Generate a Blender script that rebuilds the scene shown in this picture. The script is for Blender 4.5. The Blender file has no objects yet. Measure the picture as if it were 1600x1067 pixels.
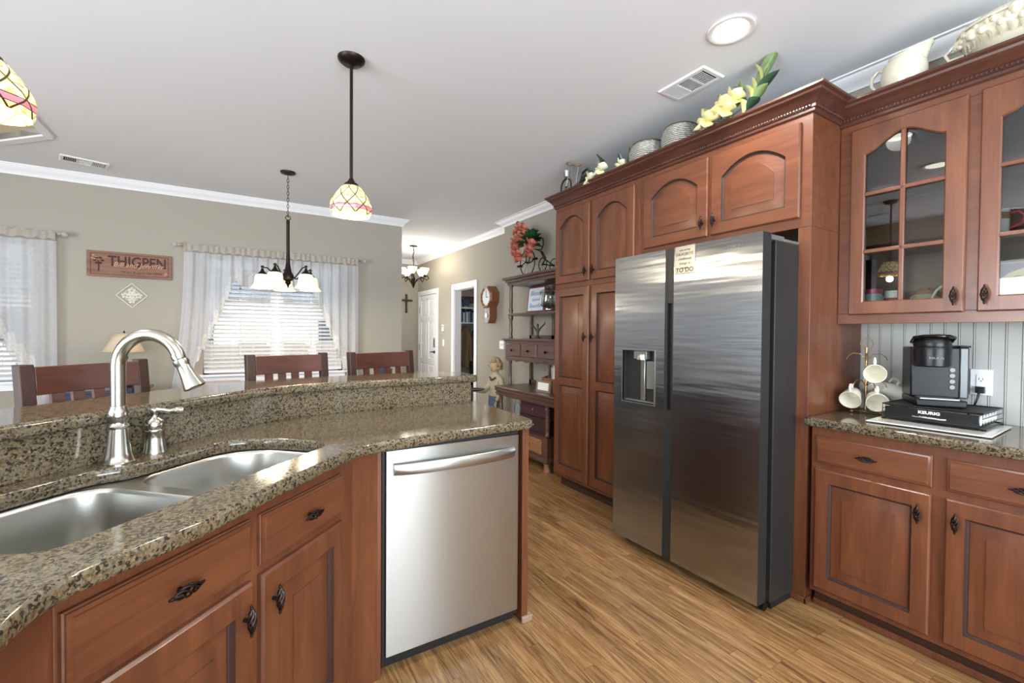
import bpy, math, random
from math import sin, cos, pi, radians, sqrt, atan2
from mathutils import Vector, Matrix, geometry
C = bpy.context.scene.collection
SC = bpy.context.scene
random.seed(7)

# ------------------------------------------------------------------ camera
yaw, pitch, roll = radians(31.7), radians(-0.944), radians(0.4315)
fw = Vector((sin(yaw)*cos(pitch), cos(yaw)*cos(pitch), sin(pitch)))
rt = fw.cross(Vector((0, 0, 1))).normalized(); up = rt.cross(fw)
r2 = cos(roll)*rt + sin(roll)*up; u2 = -sin(roll)*rt + cos(roll)*up
cd = bpy.data.cameras.new('camera'); cam = bpy.data.objects.new('camera', cd); C.objects.link(cam)
cd.sensor_width = 36; cd.lens = 700/1600*36; cd.clip_start = 0.02; cd.clip_end = 200
M3 = Matrix((r2, u2, -fw)).transposed()
cam.matrix_world = Matrix.Translation((0, 0, 1.32)) @ M3.to_4x4()
SC.camera = cam

# ------------------------------------------------------------------ world, lights, exposure
w = bpy.data.worlds.new('sky'); SC.world = w; w.use_nodes = True
nt = w.node_tree; bg = nt.nodes['Background']
bg.inputs[0].default_value = (0.80, 0.90, 1.0, 1); bg.inputs[1].default_value = 3.5
SC.view_settings.view_transform = 'Standard'; SC.view_settings.look = 'None'
SC.view_settings.exposure = 0.28; SC.view_settings.gamma = 1.0
SC.view_settings.use_curve_mapping = False
SC.cycles.use_denoising = True
SC.cycles.max_bounces = 8; SC.cycles.diffuse_bounces = 4; SC.cycles.glossy_bounces = 4
SC.cycles.transmission_bounces = 6; SC.cycles.transparent_max_bounces = 12
SC.cycles.sample_clamp_indirect = 6.0; SC.cycles.caustics_reflective = False; SC.cycles.caustics_refractive = False

def area(name, loc, rot, sx, sy, power, col=(1, 1, 1)):
    l = bpy.data.lights.new(name, 'AREA'); l.shape = 'RECTANGLE'; l.size = sx; l.size_y = sy
    l.energy = power; l.color = col
    o = bpy.data.objects.new(name, l); o.location = loc; o.rotation_euler = rot; C.objects.link(o); return o
def point(name, loc, power, col=(1, .86, .66), r=.03):
    l = bpy.data.lights.new(name, 'POINT'); l.energy = power; l.color = col; l.shadow_soft_size = r
    o = bpy.data.objects.new(name, l); o.location = loc; C.objects.link(o); return o
def spot(name, loc, power, col=(1, .87, .70), ang=130, r=.06):
    l = bpy.data.lights.new(name, 'SPOT'); l.energy = power; l.color = col; l.shadow_soft_size = r
    l.spot_size = radians(ang); l.spot_blend = .6
    o = bpy.data.objects.new(name, l); o.location = loc; C.objects.link(o); return o
# added fills beside and behind the camera, tilted up to brighten the ceiling
area('fill_left', (-4.10, .35, 1.35), (0, radians(-114), 0), 1.9, 3.6, 205, (.83, .92, 1))
area('fill_back', (0.2, -3.10, 1.35), (radians(126), 0, 0), 3.6, 1.9, 240, (.82, .92, 1))
area('fill_foyer', (1.87, 6.9, 1.45), (0, radians(-95), radians(-18)), 1.6, 1.4, 34, (1, .98, .95))  # added unseen lamp brightening the hall wall; the foyer wall has no window
area('daylight_dining', (0.41, 6.9, 3.3), (radians(-50), 0, 0), 2.2, 1.4, 150, (.86, .94, 1))
area('daylight_dining_left', (-2.3, 6.9, 3.3), (radians(-50), 0, 0), 2.2, 1.4, 150, (.86, .94, 1))

# ------------------------------------------------------------------ mesh helpers
class MB:
    def __init__(s): s.v = []; s.f = []; s.m = []; s.cur = 0; s.X = Matrix()
    def add(s, vs, fs):
        b = len(s.v)
        for p in vs: s.v.append(tuple(s.X @ Vector(p)))
        for f in fs: s.f.append(tuple(b+i for i in f)); s.m.append(s.cur)
    def box(s, x0, y0, z0, x1, y1, z1):
        if x0 > x1: x0, x1 = x1, x0
        if y0 > y1: y0, y1 = y1, y0
        if z0 > z1: z0, z1 = z1, z0
        s.add([(x0,y0,z0),(x1,y0,z0),(x1,y1,z0),(x0,y1,z0),(x0,y0,z1),(x1,y0,z1),(x1,y1,z1),(x0,y1,z1)],
              [(0,3,2,1),(4,5,6,7),(0,1,5,4),(1,2,6,5),(2,3,7,6),(3,0,4,7)]); return s
    def loft(s, loops, cap0=True, cap1=True, closed=True):
        n = len(loops[0]); vs = [p for l in loops for p in l]; fs = []
        for i in range(len(loops)-1):
            for j in range(n if closed else n-1):
                a = i*n+j; b = i*n+(j+1) % n
                fs.append((a, b, b+n, a+n))
        if cap0: fs.append(tuple(reversed(range(n))))
        if cap1: fs.append(tuple((len(loops)-1)*n+j for j in range(n)))
        s.add(vs, fs); return s
    def lathe(s, prof, n=24, c=(0,0,0), cap0=True, cap1=True, a0=0.0, sy=1.0):
        loops = [[(c[0]+r*cos(a0+2*pi*j/n), c[1]+r*sy*sin(a0+2*pi*j/n), c[2]+z) for j in range(n)] for r, z in prof]
        return s.loft(loops, cap0, cap1)
    def tube(s, path, r, n=8, caps=True):
        P = [Vector(p) for p in path]; R_ = r if isinstance(r, (list, tuple)) else [r]*len(P)
        loops = []; up_ = None
        for i, p in enumerate(P):
            t = (P[min(i+1, len(P)-1)] - P[max(i-1, 0)])
            if t.length < 1e-9: t = Vector((0, 0, 1))
            t.normalize()
            if up_ is None: up_ = Vector((0,0,1)) if abs(t.z) < .9 else Vector((1,0,0))
            a = t.cross(up_)
            if a.length < 1e-6: a = t.cross(Vector((0,1,0)))
            a.normalize(); b = a.cross(t).normalized(); up_ = b
            loops.append([tuple(p + R_[i]*(cos(2*pi*j/n)*a + sin(2*pi*j/n)*b)) for j in range(n)])
        return s.loft(loops, caps, caps)
    def cyl(s, p0, p1, r0, r1=None, n=16):
        return s.tube([p0, p1], [r0, r0 if r1 is None else r1], n)
    def ring(s, c, R_, r, axis='z', n=28, m=6, a0=0, a1=2*pi, ry=None):
        pts = []
        ry = ry or R_
        full = abs(a1-a0-2*pi) < 1e-6
        k = n if full else n+1
        for i in range(k):
            a = a0+(a1-a0)*i/n; u, v_ = R_*cos(a), ry*sin(a)
            pts.append({'z': (c[0]+u, c[1]+v_, c[2]), 'y': (c[0]+u, c[1], c[2]+v_), 'x': (c[0], c[1]+u, c[2]+v_)}[axis])
        if full: pts.append(pts[0])
        return s.tube(pts, r, m, caps=not full)
    def sphere(s, c, r, n=12, m=8):
        if not isinstance(r, (list, tuple)): r = (r, r, r)
        vs = [(c[0], c[1], c[2]-r[2])]; fs = []
        for i in range(1, m):
            ph = -pi/2+pi*i/m
            for j in range(n):
                th = 2*pi*j/n
                vs.append((c[0]+r[0]*cos(ph)*cos(th), c[1]+r[1]*cos(ph)*sin(th), c[2]+r[2]*sin(ph)))
        vs.append((c[0], c[1], c[2]+r[2])); L = len(vs)-1
        for j in range(n): fs.append((0, 1+(j+1) % n, 1+j))
        for i in range(m-2):
            for j in range(n):
                a = 1+i*n+j; b = 1+i*n+(j+1) % n; fs.append((a, b, b+n, a+n))
        for j in range(n): fs.append((L, L-n+j, L-n+(j+1) % n))
        s.add(vs, fs); return s
    def prism(s, poly, z0, z1, axis='z'):
        f = {'z': lambda p, h: (p[0], p[1], h), 'y': lambda p, h: (p[0], h, p[1]), 'x': lambda p, h: (h, p[0], p[1])}[axis]
        tri = geometry.tessellate_polygon([[Vector((p[0], p[1], 0)) for p in poly]])
        n = len(poly)
        s.add([f(p, z0) for p in poly]+[f(p, z1) for p in poly],
              [tuple(reversed(t)) for t in tri]+[tuple(i+n for i in t) for t in tri]+[(j, (j+1) % n, (j+1) % n+n, j+n) for j in range(n)])
        return s
    def holed(s, outer, holes, z):
        polys = [[Vector((p[0], p[1], 0)) for p in q] for q in [outer]+holes]
        tri = geometry.tessellate_polygon(polys); flat = [(p[0], p[1], z) for q in [outer]+holes for p in q]
        s.add(flat, [tuple(t) for t in tri]); return s
    def sheet(s, fn, nu, nv, thick=None):
        vs = [fn(i/nu, j/nv) for j in range(nv+1) for i in range(nu+1)]
        fs = [(j*(nu+1)+i, j*(nu+1)+i+1, (j+1)*(nu+1)+i+1, (j+1)*(nu+1)+i) for j in range(nv) for i in range(nu)]
        s.add(vs, fs); return s
    def build(s, name, mat, parent=None, label=None, bevel=0, smooth=40, solid=0, sub=0, kind=None, loc=None):
        me = bpy.data.meshes.new(name); me.from_pydata(s.v, [], s.f); 
        mats = mat if isinstance(mat, (list, tuple)) else [mat]
        for m_ in mats: me.materials.append(m_)
        if len(mats) > 1:
            for p, k in zip(me.polygons, s.m): p.material_index = k
        import bmesh
        bm = bmesh.new(); bm.from_mesh(me); bmesh.ops.recalc_face_normals(bm, faces=bm.faces); bm.to_mesh(me); bm.free()
        if smooth:
            me.shade_smooth(); me.set_sharp_from_angle(angle=radians(smooth))
        o = bpy.data.objects.new(name, me); C.objects.link(o)
        if parent: o.parent = parent
        if loc: o.location = loc
        if label: o['label'] = label
        if kind: o['kind'] = kind
        if solid:
            md = o.modifiers.new('solid', 'SOLIDIFY'); md.thickness = solid; md.offset = 0
        if bevel:
            md = o.modifiers.new('bevel', 'BEVEL'); md.width = bevel; md.segments = 2; md.limit_method = 'ANGLE'; md.angle_limit = radians(50)
        if sub:
            md = o.modifiers.new('sub', 'SUBSURF'); md.levels = sub; md.render_levels = sub
        return o

def thing(name, label, cat, loc=(0,0,0), rz=0.0, group=None, rot=None):
    o = bpy.data.objects.new(name, None); C.objects.link(o); o.location = loc
    o.rotation_euler = rot if rot else (0, 0, rz); o.empty_display_size = .05
    o['label'] = label; o['category'] = cat
    if group: o['group'] = group
    return o
def tag(o, label, cat, group=None):
    o['label'] = label; o['category'] = cat
    if group: o['group'] = group
    return o
def children(o): return [c for c in SC.objects if c.parent == o]
def dup(o, loc, rz=None, label=None, parent=None, scale=None):
    kids = children(o)
    c = o.copy(); C.objects.link(c)
    if parent: c.parent = parent
    if loc is not None: c.location = loc
    if rz is not None: c.rotation_euler = (0, 0, rz)
    if label: c['label'] = label
    if scale: c.scale = (scale,)*3
    for k in kids: dup(k, None, parent=c)
    return c
def box_obj(name, b, mat, parent=None, kind=None, bevel=0, **k):
    return MB().box(*b).build(name, mat, parent, kind=kind, bevel=bevel, smooth=0 if not bevel else 40, **k)
def text(name, body, size, loc, rot, mat, parent, extrude=.0006, align='CENTER', sx=1.0, label=None, shear=0, bold=0):
    cu = bpy.data.curves.new(name, 'FONT'); cu.body = body; cu.size = size; cu.extrude = extrude
    cu.align_x = align; cu.align_y = 'CENTER'; cu.shear = shear; cu.offset = bold; cu.resolution_u = 3
    t = bpy.data.objects.new(name, cu); C.objects.link(t)
    dg = bpy.context.evaluated_depsgraph_get()
    me = bpy.data.meshes.new_from_object(t.evaluated_get(dg)); bpy.data.objects.remove(t)
    me.materials.clear(); me.materials.append(mat)
    o = bpy.data.objects.new(name, me); C.objects.link(o); o.parent = parent
    o.location = loc; o.rotation_euler = rot; o.scale = (sx, 1, 1)
    if label: o['label'] = label
    return o
def sweep(mb, prof, path, side=1):
    # prof: (outward, z); outward is to the right of travel when side=1
    n = len(path); loops = []
    for i in range(n):
        p = Vector(path[i])
        d0 = (Vector(path[i])-Vector(path[i-1])).normalized() if i > 0 else None
        d1 = (Vector(path[i+1])-Vector(path[i])).normalized() if i < n-1 else None
        if d0 is None: d0 = d1
        if d1 is None: d1 = d0
        n0 = Vector((d0.y, -d0.x))*side; n1 = Vector((d1.y, -d1.x))*side
        m = (n0+n1).normalized(); k = 1/max(.3, m.dot(n0))
        loops.append([(p.x+m.x*k*o_, p.y+m.y*k*o_, z) for o_, z in prof])
    mb.loft(loops, True, True); return mb

# ------------------------------------------------------------------ materials
def new_mat(name):
    m = bpy.data.materials.new(name); m.use_nodes = True
    return m, m.node_tree, m.node_tree.nodes['Principled BSDF']
def srgb(r, g, b):
    f = lambda c: (c/255/12.92) if c/255 <= .04045 else ((c/255+.055)/1.055)**2.4
    return (f(r), f(g), f(b), 1)
def flat(name, col, rough=.5, metal=0, spec=.5, emit=None, es=0, coat=0, alpha=1, trans=0, ior=None):
    m, t, b = new_mat(name)
    b.inputs['Base Color'].default_value = col; b.inputs['Roughness'].default_value = rough
    b.inputs['Metallic'].default_value = metal; b.inputs['Specular IOR Level'].default_value = spec
    b.inputs['Coat Weight'].default_value = coat; b.inputs['Coat Roughness'].default_value = .15
    b.inputs['Transmission Weight'].default_value = trans
    if ior: b.inputs['IOR'].default_value = ior
    if emit: b.inputs['Emission Color'].default_value = emit; b.inputs['Emission Strength'].default_value = es
    b.inputs['Alpha'].default_value = alpha
    return m
def N(t, typ, **k):
    n = t.nodes.new(typ)
    for a, v in k.items(): setattr(n, a, v)
    return n
def ramp(t, fac, stops, interp='LINEAR'):
    r = N(t, 'ShaderNodeValToRGB'); r.color_ramp.interpolation = interp
    while len(r.color_ramp.elements) < len(stops): r.color_ramp.elements.new(.5)
    for e, (p, c) in zip(r.color_ramp.elements, stops): e.position = p; e.color = c
    t.links.new(fac, r.inputs[0]); return r.outputs[0]
def coords(t, scale=(1,1,1), src='Object', loc=(0,0,0), rot=(0,0,0)):
    tc = N(t, 'ShaderNodeTexCoord'); mp = N(t, 'ShaderNodeMapping')
    t.links.new(tc.outputs[src], mp.inputs[0]); mp.inputs['Scale'].default_value = scale
    mp.inputs['Location'].default_value = loc; mp.inputs['Rotation'].default_value = rot; return mp.outputs[0]
def noise(t, vec, scale, detail=4, rough=.55, dist=0):
    n = N(t, 'ShaderNodeTexNoise'); n.inputs['Scale'].default_value = scale; n.inputs['Detail'].default_value = detail
    n.inputs['Roughness'].default_value = rough; n.inputs['Distortion'].default_value = dist
    t.links.new(vec, n.inputs['Vector']); return n.outputs[0]
def bump(t, b, h, strength=.2, dist=.002):
    n = N(t, 'ShaderNodeBump'); n.inputs['Strength'].default_value = strength; n.inputs['Distance'].default_value = dist
    t.links.new(h, n.inputs['Height']); t.links.new(n.outputs[0], b.inputs['Normal']); return n
def wood(name, dark, mid, light, axis='z', scale=1.0, rough=.32, coat=.3):
    m, t, b = new_mat(name)
    st = {'x': (1.2, 9, 9), 'y': (9, 1.2, 9), 'z': (9, 9, 1.2)}[axis]
    v = coords(t, tuple(s*scale for s in st)); n1 = noise(t, v, 2.2, 6, .6, .6)
    st2 = tuple(s*scale*(9 if s > 5 else 2.0) for s in st); v2 = coords(t, st2); n2 = noise(t, v2, 2.0, 2, .5)
    mx = N(t, 'ShaderNodeMix'); mx.data_type = 'FLOAT'; mx.inputs[0].default_value = .25
    t.links.new(n1, mx.inputs[2]); t.links.new(n2, mx.inputs[3])
    c = ramp(t, mx.outputs[0], [(.28, dark), (.5, mid), (.72, light)])
    t.links.new(c, b.inputs['Base Color']); b.inputs['Roughness'].default_value = rough
    b.inputs['Coat Weight'].default_value = coat; b.inputs['Coat Roughness'].default_value = .2
    bump(t, b, n2, .06, .001)
    return m
M = {}
M['cherry'] = wood('cherry', srgb(83,47,31), srgb(105,60,38), srgb(123,74,47))
M['cherry_x'] = wood('cherry_x', srgb(83,47,31), srgb(105,60,38), srgb(123,74,47), 'x')
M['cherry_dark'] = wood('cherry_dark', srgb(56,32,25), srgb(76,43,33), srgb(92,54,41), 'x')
M['groove_dark'] = flat('groove_dark', srgb(56,32,25), .6)  # darker colour for the stepped grooves of the door panels
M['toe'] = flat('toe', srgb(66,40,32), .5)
M['hutch_wood'] = wood('hutch_wood', srgb(60,40,36), srgb(86,60,53), srgb(112,82,70), 'x', 1.2, .35)
M['hutch_light'] = wood('hutch_light', srgb(110,74,52), srgb(140,98,66), srgb(160,116,80), 'x', 1.2, .35)
M['stool_wood'] = wood('stool_wood', srgb(52,29,22), srgb(76,42,31), srgb(94,54,40), 'x', 1.3, .4, .1)
M['stool_dark'] = wood('stool_dark', srgb(40,24,20), srgb(56,34,27), srgb(68,42,33), 'z', 1.3, .5, .0)
M['clock_wood'] = wood('clock_wood', srgb(90,50,30), srgb(124,74,44), srgb(150,96,60), 'z', 1.2, .4)
M['sign_wood'] = wood('sign_wood', srgb(104,68,50), srgb(130,88,66), srgb(146,104,80), 'x', 1.5, .55, 0)
M['sign_dark'] = flat('sign_dark', srgb(64,32,24), .7)
M['white_paint'] = flat('white_paint', srgb(236,236,238), .35)
M['trim_paint'] = flat('trim_paint', srgb(238,238,240), .4)
M['ceiling_paint'] = flat('ceiling_paint', srgb(236,239,244), .9, spec=.1)
M['black_metal'] = flat('black_metal', srgb(28,26,25), .35, .8)
M['bronze'] = flat('bronze', srgb(44,34,30), .38, .7)
M['antique_bronze'] = flat('antique_bronze', srgb(120,96,70), .4, .8)
M['black_plastic'] = flat('black_plastic', srgb(17,17,19), .3, spec=.3)
M['black_matte'] = flat('black_matte', srgb(18,18,18), .6)
M['chrome'] = flat('chrome', (.8,.8,.8,1), .08, 1)
M['brass'] = flat('brass', srgb(176,140,96), .3, .9)
M['paper'] = flat('paper', srgb(240,240,238), .7)
M['ceramic'] = flat('ceramic', srgb(226,221,204), .12, coat=.5)
M['cream_ceramic'] = flat('cream_ceramic', srgb(218,211,188), .15, coat=.5)
M['white_glass'] = flat('white_glass', srgb(226,226,220), .08, coat=.6)
M['plate'] = flat('plate', srgb(226,222,210), .4)
M['ink'] = flat('ink', srgb(30,30,34), .7)
M['pink'] = flat('pink', srgb(176,44,86), .35)
M['leaf'] = flat('leaf', srgb(44,78,40), .4)
M['leaf_pale'] = flat('leaf_pale', srgb(196,200,130), .45)
M['petal_white'] = flat('petal_white', srgb(240,236,200), .5)
M['petal_yellow'] = flat('petal_yellow', srgb(206,178,84), .5)
M['petal_coral'] = flat('petal_coral', srgb(186,108,90), .5)
M['navy'] = flat('navy', srgb(34,40,66), .85)
M['tan_cloth'] = flat('tan_cloth', srgb(112,92,68), .9)
M['blue_chair'] = flat('blue_chair', srgb(44,52,78), .25, coat=.4)
M['silver'] = flat('silver', srgb(168,166,160), .3, .9)
M['cork'] = flat('cork', srgb(160,116,80), .7)

def m_wall(name, col):
    m, t, b = new_mat(name); b.inputs['Base Color'].default_value = col; b.inputs['Roughness'].default_value = .85
    b.inputs['Specular IOR Level'].default_value = .2
    bump(t, b, noise(t, coords(t, (1,1,1)), 180, 2), .04, .001); return m
M['wall'] = m_wall('wall_paint', srgb(166,160,148))
M['bead'] = m_wall('beadboard_paint', srgb(186,184,180))

def m_floor():
    m, t, b = new_mat('oak_floor')
    tc = N(t, 'ShaderNodeTexCoord'); sep = N(t, 'ShaderNodeSeparateXYZ'); t.links.new(tc.outputs['Object'], sep.inputs[0])
    comb = N(t, 'ShaderNodeCombineXYZ'); t.links.new(sep.outputs['Y'], comb.inputs['X']); t.links.new(sep.outputs['X'], comb.inputs['Y'])
    br = N(t, 'ShaderNodeTexBrick'); t.links.new(comb.outputs[0], br.inputs['Vector'])
    br.inputs['Color1'].default_value = (0, 0, 0, 1); br.inputs['Color2'].default_value = (1, 1, 1, 1); br.inputs['Mortar'].default_value = (.5,.5,.5,1)
    br.inputs['Scale'].default_value = 1.0; br.inputs['Mortar Size'].default_value = .0006; br.inputs['Mortar Smooth'].default_value = .1
    br.inputs['Brick Width'].default_value = .95; br.inputs['Row Height'].default_value = .058
    br.offset = .37; br.offset_frequency = 3; br.squash_frequency = 5; br.squash = .7
    # shift the grain of each board by its tone
    bw = N(t, 'ShaderNodeRGBToBW'); t.links.new(br.outputs['Color'], bw.inputs[0])
    mul = N(t, 'ShaderNodeMath', operation='MULTIPLY'); mul.inputs[1].default_value = 37.0; t.links.new(bw.outputs[0], mul.inputs[0])
    cg = N(t, 'ShaderNodeCombineXYZ'); 
    mx_ = N(t, 'ShaderNodeMath', operation='MULTIPLY'); mx_.inputs[1].default_value = 20.0; t.links.new(sep.outputs['X'], mx_.inputs[0])
    my_ = N(t, 'ShaderNodeMath', operation='MULTIPLY'); my_.inputs[1].default_value = 1.5; t.links.new(sep.outputs['Y'], my_.inputs[0])
    t.links.new(mx_.outputs[0], cg.inputs['X']); t.links.new(my_.outputs[0], cg.inputs['Y']); t.links.new(mul.outputs[0], cg.inputs['Z'])
    g = noise(t, cg.outputs[0], 1.5, 7, .62, 1.9)
    g2v = N(t, 'ShaderNodeVectorMath', operation='MULTIPLY'); g2v.inputs[1].default_value = (7, 4, 1); t.links.new(cg.outputs[0], g2v.inputs[0])
    g2 = noise(t, g2v.outputs[0], 1.5, 2, .5)
    c = ramp(t, g, [(.30, srgb(108,74,44)), (.41, srgb(140,102,64)), (.55, srgb(166,128,84)), (.74, srgb(190,154,106))])
    tone = ramp(t, bw.outputs[0], [(0, (.74,.70,.66,1)), (.5, (.94,.94,.94,1)), (1, (1.12,1.10,1.06,1))])
    m1 = N(t, 'ShaderNodeMix'); m1.data_type = 'RGBA'; m1.blend_type = 'MULTIPLY'; m1.inputs[0].default_value = 1
    t.links.new(c, m1.inputs[6]); t.links.new(tone, m1.inputs[7])
    pores = ramp(t, g2, [(.36, (.62,.58,.54,1)), (.47, (1,1,1,1))])
    m2 = N(t, 'ShaderNodeMix'); m2.data_type = 'RGBA'; m2.blend_type = 'MULTIPLY'; m2.inputs[0].default_value = .8
    t.links.new(m1.outputs[2], m2.inputs[6]); t.links.new(pores, m2.inputs[7])
    m3 = N(t, 'ShaderNodeMix'); m3.data_type = 'RGBA'; t.links.new(br.outputs['Fac'], m3.inputs[0])
    t.links.new(m2.outputs[2], m3.inputs[6]); m3.inputs[7].default_value = srgb(70,42,26)
    t.links.new(m3.outputs[2], b.inputs['Base Color']); b.inputs['Roughness'].default_value = .33
    b.inputs['Coat Weight'].default_value = .25; b.inputs['Coat Roughness'].default_value = .25
    bump(t, b, br.outputs['Fac'], -.25, .001)
    return m
M['floor'] = m_floor()

def m_granite():
    m, t, b = new_mat('granite')
    v = coords(t); 
    n1 = noise(t, v, 150, 3, .6); n2 = noise(t, v, 210, 3, .65, .3); n3 = noise(t, v, 90, 2, .5)
    base = ramp(t, n1, [(.36, srgb(76,66,50)), (.47, srgb(98,85,63)), (.56, srgb(116,100,75)), (.68, srgb(136,120,96))])
    gr = N(t, 'ShaderNodeMix'); gr.data_type = 'RGBA'
    f3 = ramp(t, n3, [(.52, (0,0,0,1)), (.60, (1,1,1,1))]); t.links.new(f3, gr.inputs[0])
    t.links.new(base, gr.inputs[6]); gr.inputs[7].default_value = srgb(112,104,88)
    vo = N(t, 'ShaderNodeTexVoronoi'); vo.inputs['Scale'].default_value = 170; t.links.new(v, vo.inputs['Vector'])
    bw = N(t, 'ShaderNodeRGBToBW'); t.links.new(vo.outputs['Color'], bw.inputs[0])
    ad = N(t, 'ShaderNodeMath', operation='ADD'); t.links.new(bw.outputs[0], ad.inputs[0]); t.links.new(n2, ad.inputs[1])
    f2 = ramp(t, ad.outputs[0], [(.77, (1,1,1,1)), (.85, (0,0,0,1))])
    dk = N(t, 'ShaderNodeMix'); dk.data_type = 'RGBA'; t.links.new(f2, dk.inputs[0])
    t.links.new(gr.outputs[2], dk.inputs[6]); dk.inputs[7].default_value = srgb(46,41,35)
    t.links.new(dk.outputs[2], b.inputs['Base Color']); b.inputs['Roughness'].default_value = .1
    b.inputs['Specular IOR Level'].default_value = .6
    return m
M['granite'] = m_granite()

def m_steel(name, col, rough, st, aniso=.6, wave=0.0, rotn=0.0, bmp=.03):
    m, t, b = new_mat(name); b.inputs['Base Color'].default_value = col; b.inputs['Metallic'].default_value = 1
    n = noise(t, coords(t, st), 3, 2, .5)
    r = N(t, 'ShaderNodeMapRange'); t.links.new(n, r.inputs[0]); r.inputs[3].default_value = rough-.05; r.inputs[4].default_value = rough+.07
    t.links.new(r.outputs[0], b.inputs['Roughness'])
    b.inputs['Anisotropic'].default_value = aniso
    tg = N(t, 'ShaderNodeTangent'); tg.direction_type = 'RADIAL'; tg.axis = 'Z'; t.links.new(tg.outputs[0], b.inputs['Tangent'])
    b.inputs['Anisotropic Rotation'].default_value = rotn
    bn = bump(t, b, n, bmp, .0005)
    if wave:
        n2 = noise(t, coords(t, (.7, .7, 7.0)), 2.0, 2, .5)
        b2 = N(t, 'ShaderNodeBump'); b2.inputs['Strength'].default_value = wave; b2.inputs['Distance'].default_value = .01
        t.links.new(n2, b2.inputs['Height']); t.links.new(b2.outputs[0], bn.inputs['Normal'])
    return m
M['steel'] = m_steel('steel_dishwasher', (.50,.50,.48,1), .30, (2, 2, 120), .75, rotn=.25)
M['steel_fridge'] = m_steel('steel_fridge', (.36,.37,.39,1), .20, (1, 1, 60), .85, .28)
M['steel_sink'] = m_steel('steel_sink', (.50,.495,.46,1), .30, (90, 90, 90), 0, bmp=.004)
M['nickel'] = flat('brushed_nickel', (.46,.44,.38,1), .22, 1)
M['fridge_side'] = flat('fridge_side', srgb(50,50,49), .4, .3)
M['fridge_trim'] = flat('fridge_trim', srgb(120,122,118), .4, .4)

def m_glass():
    m = bpy.data.materials.new('cabinet_glass'); m.use_nodes = True; t = m.node_tree; t.nodes.clear()
    o = N(t, 'ShaderNodeOutputMaterial'); mix = N(t, 'ShaderNodeMixShader'); tr = N(t, 'ShaderNodeBsdfTransparent'); gl = N(t, 'ShaderNodeBsdfGlossy')
    gl.inputs['Roughness'].default_value = .01; tr.inputs[0].default_value = (.93,.95,.94,1)
    fr = N(t, 'ShaderNodeFresnel'); fr.inputs[0].default_value = 1.65
    t.links.new(fr.outputs[0], mix.inputs[0]); t.links.new(tr.outputs[0], mix.inputs[1]); t.links.new(gl.outputs[0], mix.inputs[2]); t.links.new(mix.outputs[0], o.inputs[0])
    return m
M['glass'] = m_glass()
def m_thin(name, tint, refl):
    m = bpy.data.materials.new(name); m.use_nodes = True; t = m.node_tree; t.nodes.clear()
    o = N(t, 'ShaderNodeOutputMaterial'); mix = N(t, 'ShaderNodeMixShader'); tr = N(t, 'ShaderNodeBsdfTransparent'); gl = N(t, 'ShaderNodeBsdfGlossy')
    gl.inputs['Roughness'].default_value = .04; tr.inputs[0].default_value = tint
    lw = N(t, 'ShaderNodeLayerWeight'); lw.inputs[0].default_value = .35
    mr = N(t, 'ShaderNodeMapRange'); mr.inputs[3].default_value = refl; mr.inputs[4].default_value = .75; t.links.new(lw.outputs['Facing'], mr.inputs[0])
    t.links.new(mr.outputs[0], mix.inputs[0]); t.links.new(tr.outputs[0], mix.inputs[1]); t.links.new(gl.outputs[0], mix.inputs[2]); t.links.new(mix.outputs[0], o.inputs[0])
    return m
M['thin_glass'] = m_thin('thin_glass', (.93, .95, .95, 1), .06)
def m_sheer(name, op, col):
    m = bpy.data.materials.new(name); m.use_nodes = True; t = m.node_tree; t.nodes.clear()
    o = N(t, 'ShaderNodeOutputMaterial'); mix = N(t, 'ShaderNodeMixShader'); tr = N(t, 'ShaderNodeBsdfTransparent')
    df = N(t, 'ShaderNodeBsdfDiffuse'); tl = N(t, 'ShaderNodeBsdfTranslucent'); m2 = N(t, 'ShaderNodeMixShader'); m2.inputs[0].default_value = .45
    df.inputs[0].default_value = col; tl.inputs[0].default_value = col
    t.links.new(df.outputs[0], m2.inputs[1]); t.links.new(tl.outputs[0], m2.inputs[2])
    n = noise(t, coords(t, (1,1,1)), 55, 3, .6)
    f = ramp(t, n, [(.40, (op[0],)*3+(1,)), (.6, (op[1],)*3+(1,))])
    t.links.new(f, mix.inputs[0]); t.links.new(tr.outputs[0], mix.inputs[1]); t.links.new(m2.outputs[0], mix.inputs[2]); t.links.new(mix.outputs[0], o.inputs[0])
    return m
M['sheer'] = m_sheer('sheer_curtain', (.74,.80), srgb(228,228,230))
M['lace'] = m_sheer('lace_trim', (.80,1.0), srgb(240,238,234))
M['heading'] = m_sheer('curtain_heading', (.94,1.0), srgb(208,200,190))

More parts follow.
